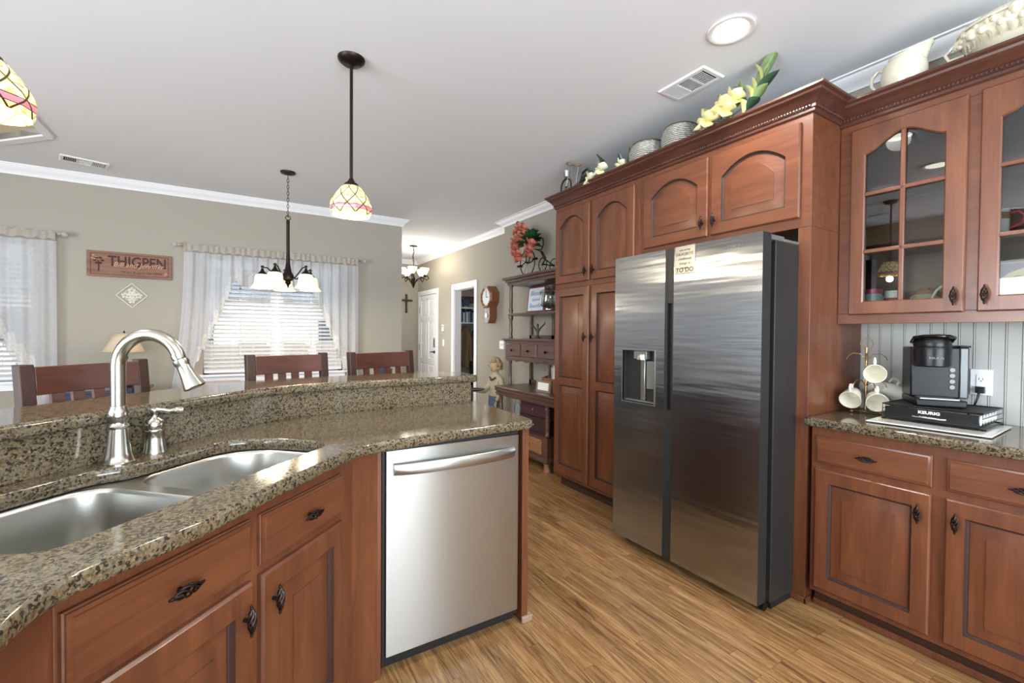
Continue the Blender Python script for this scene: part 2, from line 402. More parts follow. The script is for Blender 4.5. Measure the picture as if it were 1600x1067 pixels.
def m_shade(name, es):
    # leaded glass: cells of cream and amber glass between dark came lines, lit from inside
    m, t, b = new_mat(name)
    tc = N(t, 'ShaderNodeTexCoord'); sep = N(t, 'ShaderNodeSeparateXYZ'); t.links.new(tc.outputs['Object'], sep.inputs[0])
    at = N(t, 'ShaderNodeMath', operation='ARCTAN2'); t.links.new(sep.outputs['Y'], at.inputs[0]); t.links.new(sep.outputs['X'], at.inputs[1])
    def mth(op, a, bb=None):
        n = N(t, 'ShaderNodeMath', operation=op)
        for i, x in enumerate((a, bb)):
            if x is None: continue
            if isinstance(x, (int, float)): n.inputs[i].default_value = x
            else: t.links.new(x, n.inputs[i])
        return n.outputs[0]
    u = mth('MULTIPLY', at.outputs[0], 4.0)        # six petals round
    z = sep.outputs['Z']
    a1 = mth('ABSOLUTE', mth('SINE', mth('ADD', u, mth('MULTIPLY', z, 34))))
    a2 = mth('ABSOLUTE', mth('SINE', mth('SUBTRACT', u, mth('MULTIPLY', z, 34))))
    a3 = mth('ABSOLUTE', mth('SINE', mth('MULTIPLY', z, 75)))
    mn = mth('MINIMUM', a1, a2); line = mth('LESS_THAN', mn, .14)
    l3 = mth('LESS_THAN', a3, .10)
    line = mth('MAXIMUM', line, mth('MULTIPLY', l3, mth('GREATER_THAN', a2, .72)))
    cell = mth('MULTIPLY', a1, a2)
    col = ramp(t, cell, [(.0, srgb(190,200,96)), (.25, srgb(250,236,160)), (.6, srgb(252,246,190)), (.86, srgb(246,196,120))])
    band = mth('MULTIPLY', mth('GREATER_THAN', z, .022), mth('LESS_THAN', z, .040))
    mixb = N(t, 'ShaderNodeMix'); mixb.data_type = 'RGBA'; t.links.new(band, mixb.inputs[0]); t.links.new(col, mixb.inputs[6]); mixb.inputs[7].default_value = srgb(206,120,132)
    edge = mth('LESS_THAN', mth('ABSOLUTE', mth('SUBTRACT', mth('ABSOLUTE', mth('SUBTRACT', z, .031)), .010)), .0012)
    topc = mth('GREATER_THAN', z, .152)
    line = mth('MAXIMUM', mth('MAXIMUM', line, edge), topc)
    ml = N(t, 'ShaderNodeMix'); ml.data_type = 'RGBA'; t.links.new(line, ml.inputs[0]); t.links.new(mixb.outputs[2], ml.inputs[6]); ml.inputs[7].default_value = srgb(76,50,34)
    t.links.new(ml.outputs[2], b.inputs['Base Color']); t.links.new(ml.outputs[2], b.inputs['Emission Color'])
    es_ = mth('MULTIPLY', mth('SUBTRACT', 1.0, mth('MULTIPLY', line, .9)), es); t.links.new(es_, b.inputs['Emission Strength'])
    b.inputs['Roughness'].default_value = .2
    return m
M['tiffany'] = m_shade('leaded_glass', .5)
M['frosted'] = flat('frosted_glass', srgb(250,240,214), .3, emit=srgb(255,232,180), es=.75)
M['bulb'] = flat('bulb', (1,1,1,1), .3, emit=srgb(255,246,226), es=7)
M['can_lens'] = flat('can_lens', (1,1,1,1), .3, emit=srgb(255,246,226), es=6)

# ------------------------------------------------------------------ the room
CZ = 2.775
def st(name, b, mat, bevel=0): return box_obj(name, b, mat, kind='structure', bevel=bevel)
st('floor', (-4.3, -3.3, -.12, 3.25, 8.8, 0), M['floor'])
# ceiling with a raised tray over the sitting side
tray = [(-1.21, 4.68), (-1.21, 2.2), (-2.2, 1.2), (-3.6, 1.2), (-3.6, 5.0), (-1.53, 5.0)]
m = MB(); outer = [(-4.3, -3.3), (3.25, -3.3), (3.25, 8.8), (-4.3, 8.8)]
m.holed(outer, [tray], CZ); m.prism([(-3.7, 1.1), (-1.1, 1.1), (-1.1, 5.1), (-3.7, 5.1)], CZ+.36, CZ+.40)
m.build('ceiling', M['ceiling_paint'], kind='structure', smooth=0)
m = MB(); m.loft([[(x, y, CZ+.002) for x, y in tray], [(x, y, CZ+.36) for x, y in tray]], False, False)
tw = m.build('wall_tray', m_wall('tray_paint', srgb(160,146,116)), kind='structure', smooth=0); 
m = MB(); sweep(m, [(0, CZ-.012), (.06, CZ-.012), (.06, CZ), (.015, CZ+.01), (.0, CZ+.05)], tray+[tray[0]], -1)
m.build('trim_tray', M['trim_paint'], kind='structure')

# dining wall with two windows
def wall_y(name, y0, y1, x0, x1, openings, mat):
    m = MB(); xs = x0
    for (a, b_, z0, z1) in openings:
        m.box(xs, y0, 0, a, y1, CZ); m.box(a, y0, 0, b_, y1, z0); m.box(a, y0, z1, b_, y1, CZ); xs = b_
    m.box(xs, y0, 0, x1, y1, CZ)
    return m.build(name, mat, kind='structure', smooth=0)
wall_y('wall_dining', 5.68, 5.80, -4.3, 1.83, [(-3.0, -1.52, .87, 2.10), (-.29, 1.10, .87, 2.10)], M['wall'])
wall_y('wall_back', -3.3, -3.18, -4.3, 3.25, [(-1.7, 2.1, .35, 2.45)], M['wall'])
def wall_x(name, x0, x1, y0, y1, openings, mat):
    m = MB(); ys = y0
    for (a, b_, z0, z1) in openings:
        m.box(x0, ys, 0, x1, a, CZ)
        if z0 > 0: m.box(x0, a, 0, x1, b_, z0)
        m.box(x0, a, z1, x1, b_, CZ); ys = b_
    m.box(x0, ys, 0, x1, y1, CZ)
    return m.build(name, mat, kind='structure', smooth=0)
wall_x('wall_left', -4.3, -4.18, -3.18, 5.68, [(-1.5, 2.25, .4, 2.45)], M['wall'])
wall_x('wall_foyer_left', 1.71, 1.83, 5.80, 8.68, [], M['wall'])
wall_x('wall_foyer_right', 3.13, 3.25, 5.03, 8.68, [(6.16, 6.92, 0, 2.06), (7.68, 8.55, 0, 2.06)], M['wall'])
st('wall_far', (1.71, 8.68, 0, 3.25, 8.80, CZ), M['wall'])
# kitchen wall, beadboard between counter and cabinets
st('wall_kitchen', (2.98, -3.18, 0, 3.25, 5.03, CZ), M['wall'])
m = MB(); y = -0.9; pr = []
while y < 1.10:
    pr += [(2.972, y), (2.972, y+.040), (2.976, y+.0425), (2.970, y+.046), (2.976, y+.0495)]; y += .052
pr += [(2.972, 1.10)]
loops = [[(x, yy, z) for x, yy in pr] for z in (.92, 1.42)]
m.loft(loops, False, False, closed=False)
m.build('trim_beadboard', M['bead'], kind='structure', smooth=0, solid=.002)
# crown mouldings
CR = [(0, CZ-.085), (.012, CZ-.085), (.016, CZ-.072), (.035, CZ-.045), (.062, CZ-.022), (.066, CZ-.010), (.075, CZ-.008), (.075, CZ), (0, CZ)]
CR2 = [(0, CZ-.075), (.016, CZ-.075), (.02, CZ-.06), (.04, CZ-.045), (.075, CZ-.022), (.082, CZ-.010), (.10, CZ-.008), (.10, CZ), (0, CZ)]
m = MB(); sweep(m, CR, [(-4.18, 5.68), (1.83, 5.68), (1.83, 6.4)], 1); m.build('trim_crown_dining', M['trim_paint'], kind='structure')
m = MB(); sweep(m, CR, [(1.83, 8.68), (3.13, 8.68), (3.13, 5.03)], 1); m.build('trim_crown_foyer', M['trim_paint'], kind='structure')
m = MB(); sweep(m, CR2, [(3.13, 5.03), (2.98, 5.03), (2.98, -3.1)], 1); m.build('trim_crown_kitchen', M['trim_paint'], kind='structure')
# baseboards
BB = [(0, .0), (.015, 0), (.015, .10), (.010, .115), (.006, .13), (0, .135)]
for nm, path in (('baseboard_dining', [(-4.18, 5.68), (1.83, 5.68)]), ('baseboard_foyer', [(1.83, 8.68), (3.13, 8.68)]),
                 ('baseboard_right', [(3.13, 6.07), (3.13, 5.03), (2.98, 5.03), (2.98, 3.2)]), ('baseboard_hall', [(3.13, 7.6), (3.13, 7.02)])):
    m = MB(); sweep(m, BB, path, 1); m.build(nm, M['trim_paint'], kind='structure')

# windows of the dining wall
def window(name, x0, x1, z0=.87, z1=2.10, y=5.68):
    r = bpy.data.objects.new(name, None); C.objects.link(r); r['kind'] = 'structure'; r.location = (0, 0, 0)
    m = MB()
    for a, b_ in ((x0, (x0+x1)/2-.02), ((x0+x1)/2+.02, x1)):
        m.box(a, y+.05, z0, a+.045, y+.10, z1); m.box(b_-.045, y+.05, z0, b_, y+.10, z1)
        m.box(a, y+.05, z0, b_, y+.10, z0+.05); m.box(a, y+.05, z1-.05, b_, y+.10, z1)
        m.box(a, y+.055, (z0+z1)/2-.025, b_, y+.095, (z0+z1)/2+.025)
        c = (a+b_)/2
        m.box(c-.009, y+.07, z0, c+.009, y+.085, z1)
        for zz in ((z0*3+z1)/4, (z0+3*z1)/4): m.box(a, y+.07, zz-.009, b_, y+.085, zz+.009)
    m.box((x0+x1)/2-.04, y+.04, z0, (x0+x1)/2+.04, y+.11, z1)
    m.build('window_frame', M['trim_paint'], r, smooth=0)
    MB().box(x0, y+.076, z0, x1, y+.080, z1).build('window_pane', M['glass'], r, smooth=0)
    m = MB(); m.box(x0-.05, y-.035, z0-.025, x1+.05, y+.05, z0); m.box(x0-.03, y-.012, z0-.085, x1+.03, y, z0-.025)
    m.build('window_sill', M['trim_paint'], r, bevel=.003)
    return r
window('window_1', -3.0, -1.52); window('window_2', -.29, 1.10)
def blind(x0, x1, label, z0=.885, z1=2.085, y=5.70):
    r = thing('window_blind', label, 'blinds', ((x0+x1)/2, y, z0), group='white slat blinds of the dining windows')
    m = MB(); hw = (x1-x0)/2; z = .03; a = radians(-24)
    while z < z1-z0-.06:
        dy, dz = .024*cos(a), .024*sin(a)
        m.add([(-hw, -dy, z+dz), (hw, -dy, z+dz), (hw, dy, z-dz), (-hw, dy, z-dz), (-hw, -dy, z+dz+.003), (hw, -dy, z+dz+.003), (hw, dy, z-dz+.003), (-hw, dy, z-dz+.003)],
              [(0,3,2,1),(4,5,6,7),(0,1,5,4),(1,2,6,5),(2,3,7,6),(3,0,4,7)])
        z += .043
    m.build('slats', M['white_paint'], r, smooth=0)
    MB().box(-hw, -.03, z1-z0-.05, hw, .03, z1-z0).build('head_rail', M['white_paint'], r, bevel=.003)
    m = MB()
    for k in (-.8, -.25, .3, .8): m.cyl((k*hw, -.026, .03), (k*hw, -.026, z1-z0-.05), .0012, n=5)
    m.build('ladder_cord', M['paper'], r)
    MB().box(-hw, -.024, 0, hw, .024, .02).build('bottom_rail', M['white_paint'], r, bevel=.003)
blind(-2.99, -2.27, 'left white slat blind behind the curtain at the photo edge'); blind(-2.25, -1.53, 'right white slat blind in the left dining window')
blind(-.28, .40, 'white slat blind in the left half of the window behind the chandelier'); blind(.41, 1.09, 'white slat blind in the right half of the window behind the chandelier')

# what stands outside the windows
st('floor_patio', (-9, 5.85, -.35, 9, 30, -.25), flat('patio', srgb(206,206,200), .9))
t_ = thing('neighbour_house', 'pale brick house with a grey roof outside the dining windows', 'house', (0, 15, -.25))
m = MB().box(-7, 0, 0, 5.2, 5, 2.5); m.build('wall', flat('pale_brick', srgb(226,214,206), .9), t_, smooth=0)
m = MB(); m.prism([(-.6, 2.5), (5.6, 2.5), (2.5, 4.6)], -7.4, 5.6, 'x'); m.build('roof', flat('grey_shingle', srgb(120,122,128), .9), t_, smooth=0)
for k, xx in enumerate((-5, -1.6, 2.2)): MB().box(xx, -.04, .9, xx+1.1, 0, 2.1).build('window', flat('dark_window_%d' % k, srgb(70,80,92), .2), t_, smooth=0)
t_ = thing('garden_fence', 'brown board fence outside the dining windows', 'fence', (0, 10.5, -.25))
m = MB()
for k in range(90): m.box(-8+k*.16, 0, 0, -8+k*.16+.15, .02, 1.35)
m.build('boards', flat('fence_wood', srgb(206,190,176), .9), t_, smooth=0)
m = MB().box(-8, .02, .3, 6.4, .06, .38).box(-8, .02, 1.0, 6.4, .06, 1.08); m.build('rail', flat('fence_rail', srgb(180,164,150), .9), t_, smooth=0)

# doors on the right wall of the foyer
def casing(m, x, y0, y1, ztop, wd=.085, t=.018):
    m.box(x-t, y0-wd, 0, x, y0, ztop); m.box(x-t, y1, 0, x, y1+wd, ztop); m.box(x-t, y0-wd, ztop, x, y1+wd, ztop+wd)
m = MB(); casing(m, 3.13, 6.16, 6.92, 2.06); m.build('trim_closet_door', M['trim_paint'], kind='structure', bevel=.004)
m = MB(); casing(m, 3.13, 7.68, 8.55, 2.06); m.build('trim_entry_door', M['trim_paint'], kind='structure', bevel=.004)
m = MB(); m.box(3.13, 6.16, 0, 3.25, 6.175, 2.06); m.box(3.13, 6.905, 0, 3.25, 6.92, 2.06); m.box(3.13, 6.16, 2.045, 3.25, 6.92, 2.06); m.build('trim_closet_jamb', M['trim_paint'], kind='structure', smooth=0)

# ------------------------------------------------------------------ six-panel entry door (closed, faces the hall)
def cell(m, x0, z0, x1, z1, y, ins=(.05,.05,.05,.05), arch=0, glass=False, ogee=False, depth=.0155, bev=.046, NT=20, back=0.0):
    l, r_, b_, t_ = x0+ins[0], x1-ins[1], z0+ins[2], z1-ins[3]
    def shape(u):
        if not arch: return 0
        if ogee: return (sin(pi*u)**1.5)*.62+.38*(0.5-.5*cos(2*pi*u))
        return 1-(2*u-1)**2
    def loop(d, yy, ar=arch):
        L, R_, B, T = l+d, r_-d, b_+d, t_-d
        p = [(L, yy, B), (R_, yy, B)]
        n = NT if arch else 1
        for i in range(n+1):
            u = 1-i/n; x = L+(R_-L)*u
            p.append((x, yy, T+(ar*shape(u)-ar if arch else 0)))
        return p
    inner = loop(0, y); out = []
    for (px, _, pz) in inner: out.append((x0+(px-l)/(r_-l)*(x1-x0), y, z1))
    out[0] = (x0, y, z0); out[1] = (x1, y, z0)
    if glass:
        m.loft([out, inner, loop(.005, y+.005), loop(.005, back)], False, False)
        ob = [(p[0], back, p[2]) for p in out]
        m.loft([ob, loop(.005, back)], False, False)
    else:
        m.loft([out, inner], False, False); m.cur = 1
        m.loft([inner, loop(.004, y+depth*.8), loop(.008, y+depth), loop(.0115, y+depth)], False, False); m.cur = 0
        m.loft([loop(.0115, y+depth), loop(.012+bev, y+.0050), loop(.0125+bev, y+.0015), loop(.015+bev, y+.001)], False, True)
def door_part(wd, h, cells, t=.02, glass=False, round_=.006):
    m = MB()
    A = [(0, -(t-.007), 0), (wd, -(t-.007), 0), (wd, -(t-.007), h), (0, -(t-.007), h)]
    B_ = [(round_, -t, round_), (wd-round_, -t, round_), (wd-round_, -t, h-round_), (round_, -t, h-round_)]
    A2 = [(.003, -(t-.003), .003), (wd-.003, -(t-.003), .003), (wd-.003, -(t-.003), h-.003), (.003, -(t-.003), h-.003)]
    D = [(0, 0, 0), (wd, 0, 0), (wd, 0, h), (0, 0, h)]
    m.loft([D, A, A2, B_], not glass, False)
    for c in cells: cell(m, y=-t, glass=glass, **c)
    return m
def drawer_part(wd, h, t=.02):
    m = MB()
    def rl(d, y): return [(d, y, d), (wd-d, y, d), (wd-d, y, h-d), (d, y, h-d)]
    m.loft([rl(0, 0), rl(0, -t*.45), rl(.003, -t*.55), rl(.004, -t*.75), rl(.011, -t*.85), rl(.013, -t), rl(.016, -t)], True, True)
    return m

# swirled cage pull, long axis along x, standing off the face towards -y
def pull_mesh():
    m = MB(); m.cyl((0, 0, 0), (0, -.014, 0), .0055, .004, 10); m.sphere((0, -.016, 0), (.012, .004, .007), 8, 6)
    for k in range(5):
        pts = []
        for i in range(11):
            u = i/10; x = -.030+.060*u; rr = .0085*sin(pi*u)**.7+.0012; a = 2*pi*k/5+1.25*pi*u
            pts.append((x, -.024+rr*.75*cos(a), rr*1.15*sin(a)))
        m.tube(pts, .0026, 5)
    for s in (-1, 1):
        m.sphere((s*.033, -.023, 0), (.0055, .0042, .0042), 8, 6); m.sphere((s*.0385, -.022, 0), .0032, 8, 6)
    return m
_pull = [None]
def pull(parent, x, y, z, vertical=False, name='handle'):
    if _pull[0] is None:
        o = pull_mesh().build(name, M['bronze'], parent); _pull[0] = o.data
    else:
        o = bpy.data.objects.new(name, _pull[0]); C.objects.link(o); o.parent = parent
    o.location = (x, y, z)
    if vertical: o.rotation_euler = (0, radians(90), 0)
    return o
def add_door(parent, x, y, z, wd, h, cells, mat, hx=None, hz=None, **k):
    o = door_part(wd, h, cells, **k).build('door', [mat, M['groove_dark']], parent, smooth=35); o.location = (x, y, z)
    if hx is not None: pull(o, hx, -.02, hz, True)
    return o
def add_drawer(parent, x, y, z, wd, h, mat):
    o = drawer_part(wd, h).build('drawer', mat, parent, smooth=35); o.location = (x, y, z)
    pull(o, wd/2, -.02, h/2); return o

# rope bead + crown on cabinets
def cab_crown(parent, path, z, wood_m, h=.085, out=.075):
    m = MB(); pr = [(0, z-.022), (.006, z-.022), (.012, z-.016), (.012, z-.004), (.018, z), (.018, z+.014), (.024, z+.018), (.030, z+.030), (.046, z+.048), (.058, z+.056), (.062, z+.066), (out-.004, z+.070), (out, z+.075), (out, z+h), (-.10, z+h), (-.10, z+h-.015), (0, z)]
    sweep(m, pr, path, 1); m.build('crown_molding', wood_m, parent, smooth=30)
    for i in range(len(path)-1):
        m = MB(); a, b_ = Vector(path[i]), Vector(path[i+1]); d = b_-a; L = d.length; d.normalize(); nr = Vector((d.y, -d.x))
        k = int(L/.0145)
        for j in range(k):
            c = a+d*(j+.5)*L/k+nr*.020
            q = Matrix.Translation((c.x, c.y, z+.007)) @ Matrix.Rotation(atan2(d.y, d.x), 4, 'Z') @ Matrix.Rotation(radians(35), 4, 'Y')
            m.X = q; m.sphere((0, 0, 0), (.0055, .005, .009), 6, 5)
        m.X = Matrix(); m.build('rope_molding', wood_m, parent)

# ---------------- tall cabinet bank: pantry cabinet and refrigerator surround (face plane x = 2.394, doors stand 20 mm proud)
FX = 2.394
def rot_r(x, y, z=0): return dict(loc=(x, y, z), rz=radians(-90))
# local: x runs towards the viewer's right (world -y), y runs into the wall (world +x)
pan = thing('pantry_cabinet', 'tall cherry pantry cabinet with two arched upper doors left of the refrigerator', 'cabinet', (FX, 3.155, 0), radians(-90))
m = MB(); m.box(0, 0, .095, .965, .575, 2.435); m.build('body', M['cherry'], pan, smooth=0, bevel=.002)
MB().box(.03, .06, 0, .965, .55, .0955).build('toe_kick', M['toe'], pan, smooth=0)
aw = .435
for i, x in enumerate((.018, .485)):
    add_door(pan, x, 0, 1.752, aw, .622, [dict(x0=.006, z0=.006, x1=aw-.006, z1=.616, ins=(.058, .058, .058, .06), arch=.085)], M['cherry'], hx=(aw-.03 if i == 0 else .03), hz=.075)
    add_door(pan, x, 0, .122, aw, 1.59, [dict(x0=.006, z0=.006, x1=aw-.006, z1=.80, ins=(.058, .058, .075, .032)), dict(x0=.006, z0=.80, x1=aw-.006, z1=1.584, ins=(.058, .058, .032, .062))], M['cherry'], hx=(aw-.03 if i == 0 else .03), hz=1.18)
fs = thing('refrigerator_cabinet', 'cherry cabinet surround with two wide arched doors above the refrigerator', 'cabinet', (FX, 2.188, 0), radians(-90))
m = MB(); m.box(0, 0, 1.86, 1.085, .575, 2.435); m.build('body', M['cherry_x'], fs, smooth=0, bevel=.002)
m = MB(); m.box(0, .0, 0, .02, .575, 1.8595); m.build('side_panel', M['cherry'], fs, smooth=0)
m = MB(); m.prism([(1.025, 0), (1.085, 0), (1.085, .575), (1.065, .575), (1.065, .018), (1.025, .018)], 0, 1.8595); m.build('side_panel', M['cherry'], fs, smooth=0, bevel=.0015)
aw2 = .488
for i, x in enumerate((.038, .548)):
    add_door(fs, x, 0, 1.908, aw2, .47, [dict(x0=.006, z0=.006, x1=aw2-.006, z1=.464, ins=(.062, .062, .058, .062), arch=.08)], M['cherry_x'], hx=(aw2-.028 if i == 0 else .028), hz=.082)
m = MB(); m.box(1.02, -.012, 0, 1.097, 0, .03); m.box(1.085, -.012, 0, 1.097, .04, .03); m.build('shoe_molding', M['cherry'], fs, bevel=.003)
# crown runs round both tall cabinets; each cabinet owns its stretch
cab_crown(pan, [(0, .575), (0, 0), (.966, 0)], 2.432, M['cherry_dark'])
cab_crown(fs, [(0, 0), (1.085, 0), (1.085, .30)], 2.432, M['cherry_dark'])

# ---------------- wall cabinet with glass doors (face x = 2.68)
wc = thing('glass_front_wall_cabinet', 'cherry wall cabinet with arched glass-pane doors above the coffee maker', 'cabinet', (2.68, 1.101, 1.385), radians(-90))
W = 2.0; H_ = 1.03
# carcass: sides, bottom, top, back, shelves, face frame
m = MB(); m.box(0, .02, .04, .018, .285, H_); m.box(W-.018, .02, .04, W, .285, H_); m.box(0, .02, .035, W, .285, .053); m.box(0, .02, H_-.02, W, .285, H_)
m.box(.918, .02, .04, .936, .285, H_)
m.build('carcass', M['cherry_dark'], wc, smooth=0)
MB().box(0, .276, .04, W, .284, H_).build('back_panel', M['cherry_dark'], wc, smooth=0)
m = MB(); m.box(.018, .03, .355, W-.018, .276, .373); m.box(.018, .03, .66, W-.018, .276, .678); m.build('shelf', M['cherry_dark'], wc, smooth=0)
m = MB(); m.box(0, 0, 0, W, .02, .052); m.box(0, 0, .965, W, .02, H_); m.box(0, .0003, .052, .05, .0197, .965)
for x in (.475, .925, 1.39, 1.85): m.box(x, .0003, .052, x+.05, .0197, .965)
m.build('face_frame', M['cherry_x'], wc, smooth=0, bevel=.0015)
gw = .428
def glass_door(x, hside):
    cells = [dict(x0=.006, z0=.006, x1=gw-.006, z1=.924, ins=(.052, .060, .055, .055), arch=.072, ogee=True)]
    o = door_part(gw, .93, cells, glass=True).build('door', M['cherry'], wc, smooth=35); o.location = (x, 0, .045)
    m = MB(); c = (.058+gw-.066)/2; m.box(c-.010, -.018, .061, c+.010, -.006, .868)
    for zz in (.061+.252, .061+.535): m.box(.058, -.018, zz-.010, gw-.066, -.006, zz+.010)
    m.build('muntins', M['cherry'], o, bevel=.004)
    MB().box(.050, -.006, .052, gw-.056, -.003, .872).build('glass_pane', M['glass'], o, smooth=0)
    pull(o, gw-.028 if hside else .028, -.02, .07, True)
glass_door(.052, True); glass_door(.519, False); glass_door(.98, True); glass_door(1.44, False)
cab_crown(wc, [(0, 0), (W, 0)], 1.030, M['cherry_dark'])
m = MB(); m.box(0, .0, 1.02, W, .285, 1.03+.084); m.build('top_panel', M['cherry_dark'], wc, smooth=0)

# ---------------- base cabinets under it (face x = 2.394)
bc = thing('base_cabinet', 'cherry base cabinet with drawers over raised-panel doors under the coffee maker', 'cabinet', (FX, 1.083, 0), radians(-90))
m = MB(); m.box(0, 0, .085, 2.0, .57, .887); m.build('body', M['cherry'], bc, smooth=0, bevel=.002)
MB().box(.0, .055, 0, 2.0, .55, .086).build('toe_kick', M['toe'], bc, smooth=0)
m = MB(); m.box(.0, .04, 0, 2.0, .055, .03); m.build('shoe_molding', M['cherry'], bc, bevel=.003)
bw_ = .425
for i in range(4):
    x = .022+i*.4675
    add_drawer(bc, x, 0, .715, bw_, .13, M['cherry_x'])
    add_door(bc, x, 0, .112, bw_, .575, [dict(x0=.006, z0=.006, x1=bw_-.006, z1=.569, ins=(.052, .052, .056, .056))], M['cherry'], hx=(bw_-.035 if i % 2 == 0 else .035), hz=.49)
# countertop right
def slab(name, outline, zt, th, mat, parent=None, holes=(), label=None, cat=None, rnd=.010):
    n = len(outline)
    def off(poly, d):
        out = []
        n = len(poly)
        A = sum(poly[i][0]*poly[(i+1) % n][1]-poly[(i+1) % n][0]*poly[i][1] for i in range(n))
        sgn = 1 if A > 0 else -1
        for i in range(n):
            p0, p, p1 = Vector(poly[i-1]), Vector(poly[i]), Vector(poly[(i+1) % n])
            a = (p-p0).normalized(); b_ = (p1-p).normalized(); na = Vector((-a.y, a.x))*sgn; nb = Vector((-b_.y, b_.x))*sgn
            mm = (na+nb); 
            mm = mm.normalized() if mm.length > 1e-6 else na
            k = 1/max(.5, mm.dot(na)); out.append((p.x+mm.x*d*k, p.y+mm.y*d*k))
        return out
    m = MB(); zb = zt-th
    rings = [(rnd, zb), (rnd*.3, zb+rnd*.3), (0, zb+rnd), (0, zt-rnd), (rnd*.3, zt-rnd*.3), (rnd, zt)]
    m.loft([[(x, y, z) for x, y in off(outline, d)] for d, z in rings], False, False)
    hs = []
    for h in holes:
        hr = [(-.003, zb), (0, zb+.004), (0, zt-.004), (-.004, zt)]
        lps = [[(x, y, z) for x, y in off(h, d)] for d, z in hr]; m.loft(lps, False, False); hs.append(h)
    o_in = off(outline, rnd)
    m.holed(o_in, [off(h, -.004) for h in hs], zt); m.holed(o_in, [off(h, -.003) for h in hs], zb)
    o = m.build(name, mat, parent, smooth=50)
    if label: tag(o, label, cat)
    return o
slab('countertop', [(2.352, 1.099), (2.342, 1.07), (2.342, -.93), (2.968, -.93), (2.968, 1.098), (2.396, 1.099)], .93, .042, M['granite'], label='brown speckled granite countertop carrying the coffee maker on the right', cat='countertop')

# ---------------- peninsula
S2 = sqrt(.5)
def uv(u, v): return (u*S2 - v*S2, u*S2 + v*S2)   # u along the sink run, v towards the dining side
def bez(p0, p1, p2, n=10): return [tuple((1-t)**2*a+2*t*(1-t)*b_+t*t*c for a, b_, c in zip(p0, p1, p2)) for t in [i/n for i in range(n+1)]]
front = [(-.262, -.9), (-.262, .80)] + bez((-.262, .80), (-.268, .93), (-.215, .985), 6) + [(-.185, 1.012), (-.14, 1.053), (-.06, 1.118), (.0, 1.188), (.07, 1.272), (.20, 1.412), (.27, 1.487)] + bez((.31, 1.530), (.37, 1.598), (.45, 1.606), 6) + [(.60, 1.628), (.75, 1.648), (.95, 1.664)] + bez((1.11, 1.668), (1.165, 1.67), (1.168, 1.725), 6)
back = [(1.195, 2.335), (.55, 2.325)] + bez((.40, 2.318), (.16, 2.30), (.0, 2.145), 8) + [(-.9, 1.245), (-.9, -.9)]
# sink cut-out (slightly larger bowl on the left)
cut_uv = [(.60, .977), (1.318, .977)] + bez((1.32, .977), (1.40, .985), (1.402, 1.11), 8)[1:] + bez((1.402, 1.12), (1.402, 1.37), (1.25, 1.37), 10) + [(1.10, 1.37)] + bez((1.05, 1.37), (1.0, 1.372), (.965, 1.40), 5) + bez((.95, 1.412), (.93, 1.422), (.90, 1.42), 4) + [(.74, 1.42)] + bez((.72, 1.42), (.56, 1.41), (.545, 1.24), 8) + bez((.543, 1.20), (.535, .985), (.60, .977), 8)[:-1]
def clean(poly, e=.004):
    out = []
    for p in poly:
        if not out or (Vector(p)-Vector(out[-1])).length > e: out.append(p)
    if (Vector(out[0])-Vector(out[-1])).length < e: out.pop()
    return out
cut_uv = clean(cut_uv); cut = [uv(*p) for p in cut_uv]
slab('countertop', clean(front+back), .93, .040, M['granite'], holes=[cut], label='brown speckled granite countertop of the peninsula around the sink', cat='countertop')
# granite upstand and pony wall behind the counter
def offset_path(path, d):
    out = []
    for i, p in enumerate(path):
        a = Vector(path[max(0, i-1)]); b_ = Vector(path[min(len(path)-1, i+1)]); t = (b_-a).normalized(); out.append((p[0]-t.y*d, p[1]+t.x*d))
    return out
sp = clean([(-.9, 1.215), (-.45, 1.665)] + [( -.2, 1.915), (0.0, 2.113)] + bez((.0, 2.113), (.17, 2.283), (.42, 2.291), 8) + [(.6, 2.300), (.85, 2.305), (1.150, 2.308)])
def wall_strip(m, path, t, z0, z1):
    b_ = offset_path(path, t); m.loft([[(p[0], p[1], z0), (q[0], q[1], z0), (q[0], q[1], z1), (p[0], p[1], z1)] for p, q in zip(path, b_)], True, True)
m = MB(); wall_strip(m, sp, .03, .9305, 1.043); tag(m.build('backsplash', M['granite'], smooth=45), 'granite upstand between the sink counter and the raised bar', 'backsplash')
m = MB(); wall_strip(m, offset_path(sp, .0305), .12, 0, 1.0425); m.build('wall_pony', M['wall'], kind='structure', smooth=45)
bf = offset_path(sp, -.020); bb = offset_path(sp, .315)
bf[-1] = (1.165, bf[-1][1])
endc = bez((1.165, bf[-1][1]), (1.195, bf[-1][1]+.01), (1.20, bf[-1][1]+.05), 4)
bar_out = clean(bf[:-1]+endc+[(1.20, 2.50)]+bez((1.20, 2.50), (1.195, 2.60), (1.08, 2.61), 5)+list(reversed(bb[:-1])))
slab('raised_bar_top', bar_out, 1.083, .04, M['granite'], label='curved raised granite bar top between kitchen and dining side', cat='bar top')

